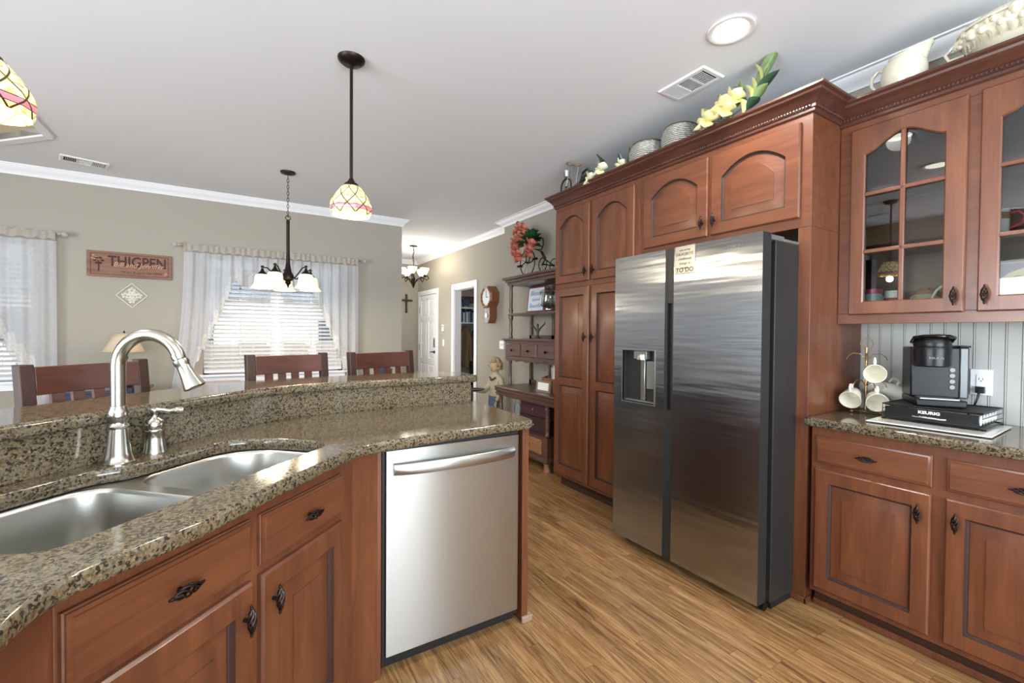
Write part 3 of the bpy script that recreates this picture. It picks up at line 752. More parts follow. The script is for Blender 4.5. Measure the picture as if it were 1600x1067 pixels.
# sink
sk = thing('kitchen_sink', 'undermount double-bowl stainless steel sink in the peninsula', 'sink', (0, 0, .888))
def inset(poly, d):
    c = (sum(p[0] for p in poly)/len(poly), sum(p[1] for p in poly)/len(poly)); out = []
    n = len(poly); A = sum(poly[i][0]*poly[(i+1) % n][1]-poly[(i+1) % n][0]*poly[i][1] for i in range(n)); s_ = 1 if A > 0 else -1
    for i in range(n):
        a = Vector(poly[i])-Vector(poly[i-1]); b_ = Vector(poly[(i+1) % n])-Vector(poly[i]); a.normalize(); b_.normalize()
        nn = (Vector((-a.y, a.x))+Vector((-b_.y, b_.x))).normalized()*s_; k = 1/max(.6, nn.dot(Vector((-a.y, a.x))*s_)); out.append((poly[i][0]+nn.x*d*k, poly[i][1]+nn.y*d*k))
    return out
def rrect(u0, v0, u1, v1, rs, n=7):
    out = []
    for (cx, cy, a, r_) in ((u1-rs[1], v0+rs[1], -90, rs[1]), (u1-rs[2], v1-rs[2], 0, rs[2]), (u0+rs[3], v1-rs[3], 90, rs[3]), (u0+rs[0], v0+rs[0], 180, rs[0])):
        for i in range(n+1):
            t = radians(a+90*i/n); out.append((cx+r_*cos(t), cy+r_*sin(t)))
    return out
bowlL = rrect(.55, .982, .945, 1.412, (.10, .07, .09, .16)); bowlR = rrect(.985, .982, 1.392, 1.362, (.07, .10, .16, .09))
m = MB(); fl = [uv(*p) for p in inset(cut_uv, -.014)]
m.holed(fl, [[uv(*p) for p in bowlL], [uv(*p) for p in bowlR]], 0); 
m.build('rim', M['steel_sink'], sk, smooth=0)
for nm, bo, dr in (('bowl', bowlL, .215), ('bowl', bowlR, .17)):
    m = MB(); prof = [(0, 0), (.004, -.003), (.007, -.012), (.012, -dr*.5), (.018, -dr+.045), (.026, -dr+.018), (.045, -dr+.003), (.075, -dr)]
    m.loft([[(*uv(*p), z) for p in inset(bo, d)] for d, z in prof], False, True); b_ = m.build(nm, M['steel_sink'], sk, smooth=60)
    cx, cy = sum(p[0] for p in bo)/len(bo), sum(p[1] for p in bo)/len(bo); c = uv(cx, cy)
    m = MB(); m.lathe([(.045, .002), (.040, .004), (.030, -.004), (.012, -.006)], 20, (c[0], c[1], -dr)); m.build('drain', M['chrome'], b_)

# faucet
fc = thing('kitchen_faucet', 'brushed nickel gooseneck faucet with pull-down spray head behind the sink', 'faucet', (-.295, 1.736, .93), radians(-25))
m = MB(); m.lathe([(.039, 0), (.039, .004), (.035, .008), (.030, .03), (.0255, .07), (.0225, .102), (.0255, .105), (.027, .110), (.0225, .116), (.0215, .122), (.0255, .132), (.0270, .142), (.0250, .154), (.0205, .164), (.0205, .168), (.018, .170)], 28)
m.build('base', M['nickel'], fc)
pts = [(0, 0, .165), (0, 0, .29)] 
for i in range(1, 15):
    a = pi-pi*.93*i/14; pts.append((.085+.085*cos(a), 0, .29+.090*sin(a)))
m = MB(); m.tube(pts, .0182, 20); m.build('spout', M['nickel'], fc)
e = Vector(pts[-1]); d = (Vector(pts[-1])-Vector(pts[-2])).normalized(); d = Vector((.45, 0, -.89)).normalized()
m = MB(); q = Vector((0, 0, 1)).rotation_difference(d).to_matrix().to_4x4(); m.X = Matrix.Translation(e-d*.012) @ q
m.lathe([(.0185, 0), (.0185, .010), (.0165, .012), (.0165, .015), (.0205, .018), (.0215, .026), (.0185, .034), (.0185, .046), (.0225, .074), (.0285, .102), (.0295, .108), (.026, .110), (.017, .106)], 28)
m.build('spray_head', M['nickel'], fc)
fh = thing('faucet_handle', 'brushed nickel single lever valve beside the gooseneck faucet', 'faucet handle', (-.222, 1.832, .93), radians(0))
m = MB(); m.lathe([(.034, 0), (.034, .005), (.031, .012), (.0275, .045), (.0255, .066), (.0275, .069), (.0275, .074), (.0255, .077), (.0275, .083), (.0275, .096), (.022, .106), (.013, .110), (.010, .116), (.0095, .124), (.013, .131), (.012, .139), (.006, .144), (0.001, .145)], 24); m.build('body', M['nickel'], fh)
m = MB(); m.tube([(0, 0, .135), (.02, -.01, .136), (.042, -.020, .132), (.060, -.029, .134), (.074, -.035, .137), (.080, -.038, .138)], [.008, .0065, .008, .0115, .0105, .005], 14); m.build('lever', M['nickel'], fh)

# sink base cabinet (45 degrees), dishwasher, end panel, corner run
U0 = .37; VF = .922  # face plane v
ox, oy = uv(.55, VF)
sc_ = thing('sink_cabinet', 'cherry sink base cabinet set at an angle with two drawer fronts over two doors', 'cabinet', (ox, oy, 0), radians(45))
# local x = u-.55, local y = v-VF
m = MB(); m.box(0, 0, .085, .845, .02, .889); m.box(0, 0, .085, .02, .35, .66); m.box(.03, .02, .085, .82, .52, .105); m.build('body', M['cherry'], sc_, smooth=0, bevel=.002)
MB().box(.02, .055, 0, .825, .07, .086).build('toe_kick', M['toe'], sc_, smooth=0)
add_drawer(sc_, -.012+.018, 0, .705, .402, .135, M['cherry_x']); add_drawer(sc_, .438, 0, .705, .360, .135, M['cherry_x'])
add_door(sc_, -.012+.018, 0, .105, .402, .575, [dict(x0=.006, z0=.006, x1=.396, z1=.569, ins=(.052, .052, .056, .056))], M['cherry'], hx=.37, hz=.495)
add_door(sc_, .438, 0, .105, .360, .575, [dict(x0=.006, z0=.006, x1=.354, z1=.569, ins=(.052, .052, .056, .056))], M['cherry'], hx=.035, hz=.495)
cc = thing('corner_cabinet', 'cherry base cabinet run turning towards the viewer at the left photo edge', 'cabinet', (-.305, .965, 0), 0)
m = MB(); m.box(-.55, -1.8, .085, 0, -.165, .889); m.prism([(0, -.17), (.0, -.05), (.012, .03), (.041, .075), (-.05, .16), (-.2, 0), (-.2, -.17)], .085, .889); m.build('body', M['cherry'], cc, smooth=30)
MB().box(-.5, -1.75, 0, -.05, -.2, .086).build('toe_kick', M['toe'], cc, smooth=0)

fp = thing('peninsula_end_cabinet', 'cherry filler post and end panels framing the dishwasher', 'cabinet', (0, 0, 0))
m = MB(); m.box(1.112, 1.70, 0, 1.145, 2.305, .889); m.build('end_panel', M['cherry'], fp, smooth=0, bevel=.0015)
m = MB(); m.prism([uv(1.397, .925), uv(1.43, .925), (.455, 1.695), (.470, 1.695), (.470, 1.76), (.30, 1.76), uv(1.397, 1.0)], 0, .889); m.build('corner_post', M['cherry'], fp, smooth=0, bevel=.0015)
m = MB(); m.box(1.108, 1.685, 0, 1.165, 1.70, .03); m.box(1.145, 1.70, 0, 1.162, 2.30, .03); m.build('shoe_molding', flat('plinth_grey', srgb(150,126,108), .6), fp, bevel=.004)

dw = thing('dishwasher', 'stainless steel dishwasher with bowed towel-bar handle under the counter', 'dishwasher', (.487, 1.70, 0))
m = MB(); m.box(-.012, .03, .03, .618, .57, .884); m.build('tub', M['black_matte'], dw, smooth=0)
m = MB(); wd = .606
prof = [(0, .006), (.004, .001), (.012, 0), (wd-.012, 0), (wd-.004, .001), (wd, .006), (wd, .03), (0, .03)]
m.loft([[(x, y, z) for x, y in prof] for z in (.068, .868)], True, True); m.build('door', M['steel'], dw, smooth=40, bevel=.002)
m = MB(); m.box(.0, .012, .868, wd, .03, .878); m.box(-.010, .012, .03, .0, .028, .88); m.build('gasket', M['black_matte'], dw, smooth=0)
m = MB(); m.box(0, .05, .0, wd, .06, .066); m.box(0, .03, .055, wd, .06, .066); m.build('toe_panel', M['black_matte'], dw, smooth=0)
m = MB(); pr = []
for i in range(25):
    u = i/24; x = .03+.545*u; bow = .040*sin(pi*u)**.55; hh = .023
    if u in (0.0, 1.0): bow = .004
    y = -bow-.004
    pr.append([(x, y-.005, .795-hh*.7), (x, y-.008, .795), (x, y-.005, .795+hh*.7), (x, y+.001, .795+hh), (x, y+.006, .795+hh*.6), (x, y+.006, .795-hh*.6), (x, y+.001, .795-hh)])
m.loft(pr, True, True); m.build('handle', M['steel'], dw, smooth=50)

# ---------------- refrigerator
rf = thing('refrigerator', 'stainless side-by-side refrigerator with water dispenser in the cherry surround', 'refrigerator', (2.06, 2.088, 0), radians(-90))
# local x: 0..0.935 far to near, y: into the wall
m = MB(); m.box(.006, .125, .035, .93, .78, 1.775); m.build('case', M['fridge_side'], rf, smooth=0, bevel=.004)
m = MB(); m.box(.01, .14, .0, .925, .70, .04); m.build('kick_plate', M['black_matte'], rf, smooth=0)
def fdoor(name, x0, x1, hole=None, notch=None):
    m = MB(); z0, z1 = .062, 1.802; t = .07
    m.cur = 0
    if hole:
        a, b_, c, d = hole
        out = [(x0, z0), (x1, z0), (x1, z1), (x0, z1)]; inn = [(a, c), (b_, c), (b_, d), (a, d)]
        m.loft([[(p[0], 0, p[1]) for p in out], [(p[0], 0, p[1]) for p in inn]], False, False)
        m.cur = 1
        m.loft([[(p[0], .0, p[1]) for p in inn], [(p[0], .055, p[1]) for p in inn]], False, True); m.cur = 0
    else: m.add([(x0, 0, z0), (x1, 0, z0), (x1, 0, z1), (x0, 0, z1)], [(0,1,2,3)])
    m.cur = 1
    m.loft([[(p[0], 0, p[1]) for p in ((x0,z0),(x1,z0),(x1,z1),(x0,z1))], [(p[0], t, p[1]) for p in ((x0,z0),(x1,z0),(x1,z1),(x0,z1))]], False, True)
    return m.build(name, [M['steel_fridge'], M['fridge_side'], M['fridge_trim']], rf, smooth=0)
ld = fdoor('freezer_door', 0, .390, hole=(.072, .320, .915, 1.228))
rd = fdoor('fresh_food_door', .448, .937)
# recessed grip channel between the doors and door edges
m = MB(); m.box(.390, .004, .062, .404, .07, 1.800); m.box(.404, .03, .062, .410, .07, 1.8); m.box(.434, .004, .062, .448, .07, 1.800); m.build('door_edge', M['fridge_side'], rf, smooth=0)
m = MB(); m.box(.404, .05, .07, .440, .09, 1.79); m.build('grip_channel', M['black_matte'], rf, smooth=0)
m = MB(); m.box(.404, .006, .062, .434, .05, .90); m.box(.404, .006, 1.50, .434, .05, 1.80); m.build('grip_cover', M['fridge_side'], rf, smooth=0)
m = MB(); m.box(.074, .012, .917, .318, .05, .925); m.box(.150, .012, 1.175, .250, .05, 1.226); m.build('dispenser_tray', M['fridge_trim'], ld, bevel=.004)
m = MB(); m.lathe([(.034, 0), (.034, .03), (.030, .034)], 18, (.205, .025, 1.172), sy=.8); m.build('dispenser_nozzle', M['silver'], ld)
m = MB(); m.box(.180, .040, .925, .215, .053, 1.18); m.build('dispenser_lever', M['silver'], ld, bevel=.004)
m = MB(); m.box(.235, .030, 1.00, .318, .034, 1.165); m.build('dispenser_panel', M['fridge_trim'], ld, bevel=.002)
m = MB()
A = [(.066, .909), (.326, .909), (.326, 1.234), (.066, 1.234)]; B_ = [(.072, .915), (.320, .915), (.320, 1.228), (.072, 1.228)]
m.loft([[(p[0], -.0005, p[1]) for p in A], [(p[0], -.003, p[1]) for p in A], [(p[0], -.003, p[1]) for p in B_], [(p[0], .01, p[1]) for p in B_]], False, False)
m.build('dispenser_frame', M['silver'], ld, smooth=0)
m = MB(); m.box(.85, .075, 1.775, .93, .20, 1.80); m.box(.86, .2, 1.775, .93, .55, 1.79); m.box(.01, .075, 1.775, .09, .2, 1.80); m.build('hinge_cover', M['fridge_trim'], rf, bevel=.004)
for x in (.05, .90): MB().cyl((x-.02, .10, .022), (x+.02, .10, .022), .021, n=14).build('roller', M['black_plastic'], rf)
text('brand_lettering', 'SAMSUNG', .024, (.80, -.0008, 1.752), (radians(90), 0, 0), M['fridge_trim'], rf, .0004)
mg = thing('refrigerator_magnet', 'square TO DO list magnet on the right refrigerator door', 'magnet', (2.0595, 1.568, 1.728), radians(-90))
MB().box(-.062, -.004, -.075, .062, 0, .075).build('plate', M['silver'], mg, bevel=.002)
for i, (s_, b_) in enumerate(((.017, 'one of my'), (.024, 'FAVORITE'), (.021, 'childhood'), (.021, 'things is'), (.014, 'doing the')) ):
    text('lettering', b_, s_, (0, -.0045, .052-.024*i), (radians(90), 0, 0), M['ink'], mg, .0003)
text('lettering', 'TO DO', .034, (0, -.0045, -.056), (radians(90), 0, 0), M['ink'], mg, .0003, bold=.0006)

# ------------------------------------------------------------------ doors, hall, closet
ed = thing('entry_door', 'white six-panel entry door with keypad and lever at the end of the hall', 'door', (3.155, 8.54, 0), radians(-90))
ew, eh = .85, 2.045
def pcell(x0, z0, x1, z1): return dict(x0=x0, z0=z0, x1=x1, z1=z1, ins=(.05, .05, .05, .05), bev=.025)
o = door_part(ew, eh, [pcell(.03, .03, .425, .80), pcell(.425, .03, .82, .80), pcell(.03, .80, .425, 1.60), pcell(.425, .80, .82, 1.60), pcell(.03, 1.60, .425, 2.015), pcell(.425, 1.60, .82, 2.015)], t=.04, round_=.03)
o.build('leaf', [M['white_paint'], M['white_paint']], ed, smooth=0)
m = MB(); m.box(.755, -.052, 1.06, .815, -.040, 1.24); m.build('keypad_plate', M['silver'], ed, bevel=.004)
m = MB(); m.box(.765, -.056, 1.10, .805, -.052, 1.2); m.build('keypad', M['ink'], ed, bevel=.002)
m = MB(); m.cyl((.79, -.04, .98), (.79, -.085, .98), .012); m.tube([(.79, -.085, .98), (.76, -.088, .985), (.70, -.088, .975)], .009, 8); m.cyl((.79, -.04, .98), (.79, -.047, .98), .03); m.build('lever', M['ink'], ed)
for z in (.30, 1.0, 1.72): MB().box(-.006, -.05, z, .012, -.04, z+.11).build('hinge', M['silver'], ed, smooth=0)
MB().sphere((.43, -.041, 1.97), .012, 8, 6).build('peephole', M['silver'], ed)

dc = thing('cross', 'dark ornate wall cross beside the entry door', 'cross', (2.885, 8.675, 1.90), 0)
m = MB(); m.box(-.018, -.02, -.155, .018, 0, .175); m.box(-.10, -.021, .055, .10, -.001, .09)
for x, z in ((-.105, .0725), (.105, .0725), (0, .175), (0, -.155)):
    for a in range(3): m.sphere((x+.014*cos(a*2.1), -.011, z+.014*sin(a*2.1)), .014, 7, 5)
m.ring((0, -.012, .0725), .035, .006, 'y', 16, 6); m.build('body', flat('cross_dark', srgb(60,54,46), .5, .3), dc)
th = thing('thermostat', 'small white thermostat above the light switch beside the entry door', 'thermostat', (3.13, 7.37, 1.42), radians(-90))
MB().box(-.045, -.022, -.06, .045, 0, .06).build('body', M['white_paint'], th, bevel=.004); MB().box(-.02, -.0235, .01, .02, -.0222, .04).build('display', flat('lcd', srgb(130,140,130), .4), th, smooth=0)
def switch(label, loc, rz, w_=.07, n=1, cat='light switch'):
    s = thing('light_switch', label, cat, loc, rz); MB().box(-w_/2, -.006, -.057, w_/2, 0, .057).build('plate', M['white_paint'], s, bevel=.002)
    for i in range(n):
        x = (i-(n-1)/2)*.046; MB().box(x-.008, -.012, -.018, x+.008, -.006, .018).build('toggle', M['white_paint'], s, bevel=.002)
switch('single white light switch under the thermostat', (3.13, 7.37, 1.16), radians(-90)); switch('double white light switch partly behind the hutch', (3.13, 5.33, 1.17), radians(-90), .118, 2)
m = MB(); m.box(3.25, 7.30, 0, 4.4, 7.42, CZ); m.build('wall_closet_back', M['wall'], kind='structure', smooth=0)
m = MB(); m.box(4.4, 5.2, 0, 4.52, 7.42, CZ); m.build('wall_closet_side', M['wall'], kind='structure', smooth=0)
m = MB(); m.box(3.25, 5.2, 0, 4.4, 5.3, CZ); m.build('wall_closet_near', M['wall'], kind='structure', smooth=0)
st('ceiling_closet', (3.25, 5.2, CZ, 4.52, 7.42, CZ+.1), M['ceiling_paint'])
st('floor_closet', (3.25, 5.2, -.1, 4.52, 7.42, 0), M['floor'])
point('closet_bulb', (3.8, 6.1, 2.6), 3, (1, .95, .88), .08)
hr = thing('coat_hook_rail', 'brown wooden coat hook rail high on the closet wall', 'hook rail', (3.75, 7.295, 1.93))
MB().box(-.45, -.02, -.06, .45, 0, .06).build('board', M['hutch_wood'], hr, bevel=.003)
for x in (-.3, -.14, .02, .18): m = MB(); m.tube([(x, -.02, .02), (x, -.05, .02), (x, -.06, -.01), (x, -.05, -.02)], .006, 6); m.build('hook', M['silver'], hr)
cp = thing('baseball_cap', 'blue and grey baseball cap hanging on the coat hook rail', 'cap', (3.49, 7.225, 1.865))
m = MB(); m.sphere((0, 0, 0), (.075, .04, .085), 14, 8); m.build('crown', flat('cap_blue', srgb(70,86,112), .9), cp)
m = MB(); m.sphere((-.01, -.035, -.085), (.06, .02, .04), 12, 6); m.build('brim', flat('cap_grey', srgb(150,156,160), .9), cp)
sh = thing('closet_cubby_shelf', 'white cubby shelf with books below the coat hook rail', 'shelf', (3.80, 7.30, 1.50))
m = MB(); m.box(-.5, -.24, 0, .5, 0, .018); m.box(-.5, -.24, .26, .5, 0, .278)
for x in (-.5, -.165, .17, .482): m.box(x, -.239, .018, x+.018, 0, .26)
m.build('case', M['white_paint'], sh, smooth=0); MB().box(-.5, -.012, .018, .5, -.004, .26).build('back', M['navy'], sh, smooth=0)
bk = None; bx = -.478; cols = [(150,166,186), (60,70,92), (186,196,210), (96,110,130), (210,214,220), (120,132,150), (46,50,66)]
names = ['pale blue', 'slate', 'light grey', 'steel blue', 'off-white', 'dusty blue', 'dark navy']; k = 0
random.seed(3)
while bx < .13:
    wd_ = random.uniform(.026, .04); h_ = random.uniform(.17, .225)
    if -.19 < bx < -.145: bx = -.144
    o = MB().box(0, -.15, 0, wd_, 0, h_).build('book', flat('book_%d' % k, srgb(*cols[k % 7]), .6), bevel=.002, smooth=0, loc=(3.80+bx, 7.27, 1.518))
    pos = ['first', 'second', 'third', 'fourth', 'fifth', 'sixth', 'seventh', 'eighth', 'ninth', 'tenth', 'eleventh', 'twelfth', 'thirteenth', 'fourteenth', 'fifteenth', 'sixteenth', 'seventeenth', 'eighteenth', 'nineteenth', 'twentieth', 'last']
    tag(o, '%s book standing %s from the left on the closet cubby shelf' % (names[k % 7], pos[min(k, 20)]), 'book', 'books on the closet cubby shelf'); bx += wd_+.003; k += 1
def coat(name, label, x, y, mat, w_=.22, L=.95, zt=1.46):
    m = MB(); n = 26; loops = []
    for i in range(15):
        u = i/14; z = zt-L*u; r_ = w_*(.25+.75*min(1, u*5)**.6)*(1+.12*u)
        loops.append([(x+r_*cos(2*pi*j/n)*(1+.14*sin(4*2*pi*j/n+5*u)), y+.09*sin(2*pi*j/n)*(.4+.6*min(1, u*4))*(1+.28*sin(6*2*pi*j/n+3*u)), z) for j in range(n)])
    m.loft(loops, True, True)
    for s in (-1, 1):
        m.tube([(x+s*w_*.55, y-.03, zt-.08), (x+s*w_*.98, y-.06, zt-.25), (x+s*w_*1.02, y-.08, zt-.62)], [.035, .04, .03], 12)
    return tag(m.build(name, mat, smooth=80), label, 'coat')
coat('jacket', 'tan canvas jacket hanging under the closet shelf', 3.44, 7.16, M['tan_cloth'], .085, .72)
coat('jacket', 'dark navy coat hanging beside the tan jacket in the closet', 3.665, 7.15, M['navy'], .10, 1.05)

ck = thing('wall_clock', 'octagonal wooden regulator wall clock with pendulum on the beige hall wall', 'clock', (3.13, 5.56, 1.735), radians(-90))
def octo(r_, a=22.5): return [(r_*cos(radians(a+45*i)), r_*sin(radians(a+45*i))) for i in range(8)]
m = MB(); m.prism([(x*1.0, z+.10) for x, z in octo(.165)], -.125, -.001, 'y'); m.prism([(-.085, -.03), (.085, -.03), (.085, -.20), (.035, -.265), (-.035, -.265), (-.085, -.20)], -.12, -.001, 'y'); m.build('case', M['clock_wood'], ck, bevel=.004)
m = MB(); L = octo(.162); I = octo(.128)
m.loft([[(x, -.126, z+.10) for x, z in L], [(x, -.145, z+.10) for x, z in octo(.15)], [(x, -.140, z+.10) for x, z in I], [(x, -.126, z+.10) for x, z in I]], False, False); m.build('bezel', M['clock_wood'], ck, smooth=0)
MB().cyl((0, -.126, .10), (0, -.129, .10), .127, n=8).build('dial', M['paper'], ck, smooth=0)
m = MB(); m.box(-.004, -.133, .10, .004, -.131, .19); m.box(-.004, -.133, .097, .06, -.131, .105)
for i in range(12):
    a = pi/6*i; m.box(.105*cos(a)-.004, -.1315, .10+.105*sin(a)-.007, .105*cos(a)+.004, -.1295, .10+.105*sin(a)+.007)
m.build('hands_and_numerals', M['ink'], ck, smooth=0)
m = MB(); m.prism([(-.06, -.06), (.06, -.06), (.06, -.19), (.025, -.235), (-.025, -.235), (-.06, -.19)], -.1215, -.1205, 'y'); m.build('pendulum_window', flat('clock_dark', srgb(60,66,72), .2), ck, smooth=0)
m = MB(); m.cyl((0, -.124, -.155), (0, -.129, -.155), .034, n=20); m.box(-.003, -.127, -.15, .003, -.124, -.06); m.build('pendulum', M['silver'], ck)

# ------------------------------------------------------------------ ceiling fittings
cn = thing('recessed_light', 'round recessed ceiling light glowing above the aisle', 'ceiling light', (2.007, 1.291, CZ))
m = MB(); m.lathe([(.103, -.001), (.103, -.008), (.095, -.010), (.078, -.004), (.075, -.0015)], 36, cap0=False, cap1=False); m.build('trim_ring', M['white_paint'], cn)
MB().lathe([(.076, -.0015), (.076, -.003), (.05, -.006), (.0, -.008)], 30, cap0=True, cap1=False).build('lens', M['can_lens'], cn)
for (x, y) in ((1.25, 1.32), (.30, 1.36), (2.0, -.3), (.5, -.6), (-1.4, -.6)):
    dup(cn, (x, y, CZ), label='round recessed ceiling light %s' % {1.25: 'reflected first in the left cabinet glass', .30: 'reflected second in the left cabinet glass', 2.0: 'behind the viewer over the right counter', .5: 'straight behind the viewer', -1.4: 'behind the viewer on the left'}[x])
for (x, y) in ((2.007, 1.291), (1.25, 1.32), (.30, 1.36), (2.0, -.3), (.5, -.6), (-1.4, -.6)):
    spot('can_spot', (x, y, CZ-.03), 48 if x > 2.005 else 16, (1, .95, .87), 150, .07)
def vent(label, loc, rz, L=.31, W_=.19, n=10):
    v = thing('ceiling_vent', label, 'vent', loc, rz)
    m = MB(); a = [(-W_/2, -L/2), (W_/2, -L/2), (W_/2, L/2), (-W_/2, L/2)]; s_ = .72
    m.loft([[(x, y, 0) for x, y in a], [(x*.94, y*.96, -.009) for x, y in a], [(x*s_, y*.84, -.009) for x, y in a], [(x*s_, y*.84, -.001) for x, y in a]], False, False)
    for yy in (-.045, .045): m.box(-W_*s_/2, yy-.006, -.009, W_*s_/2, yy+.006, -.002)
    m.build('frame', M['white_paint'], v, smooth=0)
    MB().box(-W_*s_/2, -L*.42, -.0012, W_*s_/2, L*.42, -.0004).build('duct_opening', M['black_matte'], v, smooth=0)
    m = MB()
    for i in range(n):
        x = -W_*s_/2+(i+.5)*W_*s_/n; m.box(x-.0012, -.04, -.0085, x+.0012, .04, -.0065)
    for i in range(7):
        y = .055+i*.0105; m.box(-W_*s_/2, -y, -.0085, W_*s_/2, -y+.0022, -.0065); m.box(-W_*s_/2, y, -.0085, W_*s_/2, y+.006, -.003)
    m.build('louvers', M['white_paint'], v, smooth=0)
vent('white ceiling vent above the refrigerator', (2.243, 1.69, CZ), 0)
vent('white ceiling vent near the dining wall', (-1.10, 5.24, CZ), radians(-75))

def pendant(label, x, y, zb=1.945, pw=14):
    p = thing('pendant_lamp', label, 'pendant lamp', (x, y, zb), group='leaded glass pendants over the bar')
    m = MB(); m.lathe([(.003, CZ-zb), (.070, CZ-zb), (.068, CZ-zb-.010), (.050, CZ-zb-.026), (.012, CZ-zb-.032)][::-1], 28); m.build('canopy', M['bronze'], p)
    m = MB(); m.cyl((0, 0, .175), (0, 0, CZ-zb-.03), .0085, n=12); m.build('rod', M['bronze'], p)
    m = MB(); m.lathe([(.040, .155), (.036, .168), (.020, .180), (.012, .195), (.009, .20)], 20); m.build('shade_cap', M['bronze'], p)
    pr = [(.097, .002), (.106, .022), (.108, .031), (.107, .044), (.103, .062), (.092, .086), (.076, .112), (.058, .137), (.042, .157)]
    m = MB(); m.lathe(pr, 12, cap0=False, cap1=False); m.build('shade', M['tiffany'], p, smooth=0, solid=.003)
    m = MB(); m.sphere((0, 0, .075), (.028, .028, .038), 14, 10); m.build('bulb', M['bulb'], p)
    point('pendant_glow', (x, y, zb-.03), pw, (1, .85, .62), .03)
pendant('leaded glass pendant hanging from a dark rod over the middle of the bar', .528, 2.50)
pendant('leaded glass pendant cut off by the left photo edge', -.632, 1.975, 1.972)

# dining chandelier
ch = thing('chandelier', 'bronze five-arm chandelier with frosted bell shades over the dining table', 'chandelier', (.41, 4.558, 0))
m = MB(); m.lathe([(.064, CZ), (.062, CZ-.012), (.03, CZ-.022), (.008, CZ-.026)], 24); m.build('canopy', M['bronze'], ch)
m = MB(); z = CZ-.03
k = 0
while z > 2.375:
    m.ring((0, 0, z-.018), .008, .0024, 'y' if k % 2 else 'x', 10, 5, ry=.018); z -= .029; k += 1
m.ring((0, 0, 2.36), .02, .004, 'y', 14, 6); m.build('chain', M['bronze'], ch)
m = MB(); m.lathe([(.006, 2.345), (.016, 2.33), (.014, 2.30), (.014, 2.05), (.018, 1.95), (.028, 1.88), (.045, 1.845), (.052, 1.83), (.045, 1.80), (.022, 1.785), (.026, 1.77), (.012, 1.755), (.006, 1.735), (.0015, 1.72)], 24); m.build('stem', M['bronze'], ch)
for i in range(5):
    a = radians(20+72*i); dx, dy = cos(a), sin(a); R0 = .21
    m = MB(); pts = [(dx*r_, dy*r_, z_) for r_, z_ in ((.03, 1.82), (.08, 1.815), (.13, 1.86), (.17, 1.90), (R0, 1.905), (R0, 1.885))]
    m.tube(pts, .006, 8); m.lathe([(.012, 0), (.014, .012), (.006, .02)], 10, (dx*R0, dy*R0, 1.90)); m.lathe([(.042, 1.835), (.036, 1.85), (.016, 1.87), (.008, 1.895)], 16, (dx*R0, dy*R0, 0)); arm = m.build('arm', M['bronze'], ch)
    m = MB(); m.lathe([(.095, 1.715), (.088, 1.722), (.070, 1.745), (.062, 1.78), (.060, 1.815), (.052, 1.835), (.03, 1.842)], 26, (dx*R0, dy*R0, 0), cap0=False, cap1=False); m.build('bell_shade', M['frosted'], arm, solid=.003)
    m = MB(); m.sphere((dx*R0, dy*R0, 1.785), (.024, .024, .03), 12, 8); m.build('bulb', M['bulb'], arm)
    point('bell_glow', (.41+dx*R0, 4.558+dy*R0, 1.73), 7, (1, .86, .66), .03)
# foyer chandelier
fc2 = thing('foyer_chandelier', 'wrought iron chandelier with small leaded glass uplight shades in the foyer', 'chandelier', (2.522, 7.224, 0))
m = MB(); m.lathe([(.07, CZ), (.066, CZ-.012), (.02, CZ-.02)], 20); m.build('canopy', M['bronze'], fc2)
m = MB(); m.tube([(0, 0, CZ-.02), (.01, 0, CZ-.1), (-.01, .004, CZ-.18), (.006, 0, CZ-.24), (0, 0, CZ-.36)], .008, 6)
for z in (CZ-.2, CZ-.24): m.ring((0, 0, z), .018, .004, 'x', 10, 5)
m.build('chain', M['bronze'], fc2)
m = MB(); m.lathe([(.01, 2.42), (.02, 2.36), (.015, 2.28), (.035, 2.22), (.02, 2.16), (.03, 2.13), (.004, 2.07)], 14); m.build('stem', M['black_metal'], fc2)
for i in range(5):
    a = radians(30+72*i); dx, dy = cos(a), sin(a)
    m = MB(); m.tube([(dx*r_, dy*r_, z_) for r_, z_ in ((.02, 2.14), (.08, 2.22), (.16, 2.25), (.24, 2.20), (.27, 2.23), (.25, 2.27), (.20, 2.26))], .009, 6); m.cyl((dx*.2, dy*.2, 2.25), (dx*.2, dy*.2, 2.30), .02); arm = m.build('arm', M['black_metal'], fc2)
    m = MB(); m.lathe([(.028, 2.29), (.055, 2.33), (.075, 2.385), (.078, 2.40)], 10, (dx*.2, dy*.2, 0), cap0=True, cap1=False); m.build('glass_cup', M['tiffany_up'] if 'tiffany_up' in M else M['frosted'], arm, solid=.002)
    point('cup_glow', (2.522+dx*.2, 7.224+dy*.2, 2.43), 3.6, (1, .9, .74), .04)

# ------------------------------------------------------------------ curtains, rods, wall decoration
def rod(label, x0, x1, z, y=5.60):
    r = thing('curtain_rod', label, 'curtain rod', (0, 0, 0))
    m = MB(); m.cyl((x0, y, z), (x1, y, z), .008, n=10); m.build('pole', M['brass'], r)
    for x, s in ((x0, -1), (x1, 1)):
        m = MB(); m.sphere((x+s*.045, y, z), .026, 12, 8); m.lathe([(.014, 0), (.018, .01), (.012, .02)], 10, (0, 0, 0)) if False else None
        m.cyl((x, y, z), (x+s*.03, y, z), .014, .010, n=10); m.build('finial', M['crystal'], r)
        m = MB(); m.box(x-s*.05-.006, y, z-.012, x-s*.05+.006, 5.679, z-.002); m.build('bracket', M['brass'], r)
M['crystal'] = flat('crystal', (.95,.95,.93,1), .05, trans=.7, ior=1.5)
rod('curtain rod with crystal finials over the right dining window', -.47, 1.30, 2.195)
rod('curtain rod with a crystal finial over the left dining window', -3.25, -1.36, 2.195)
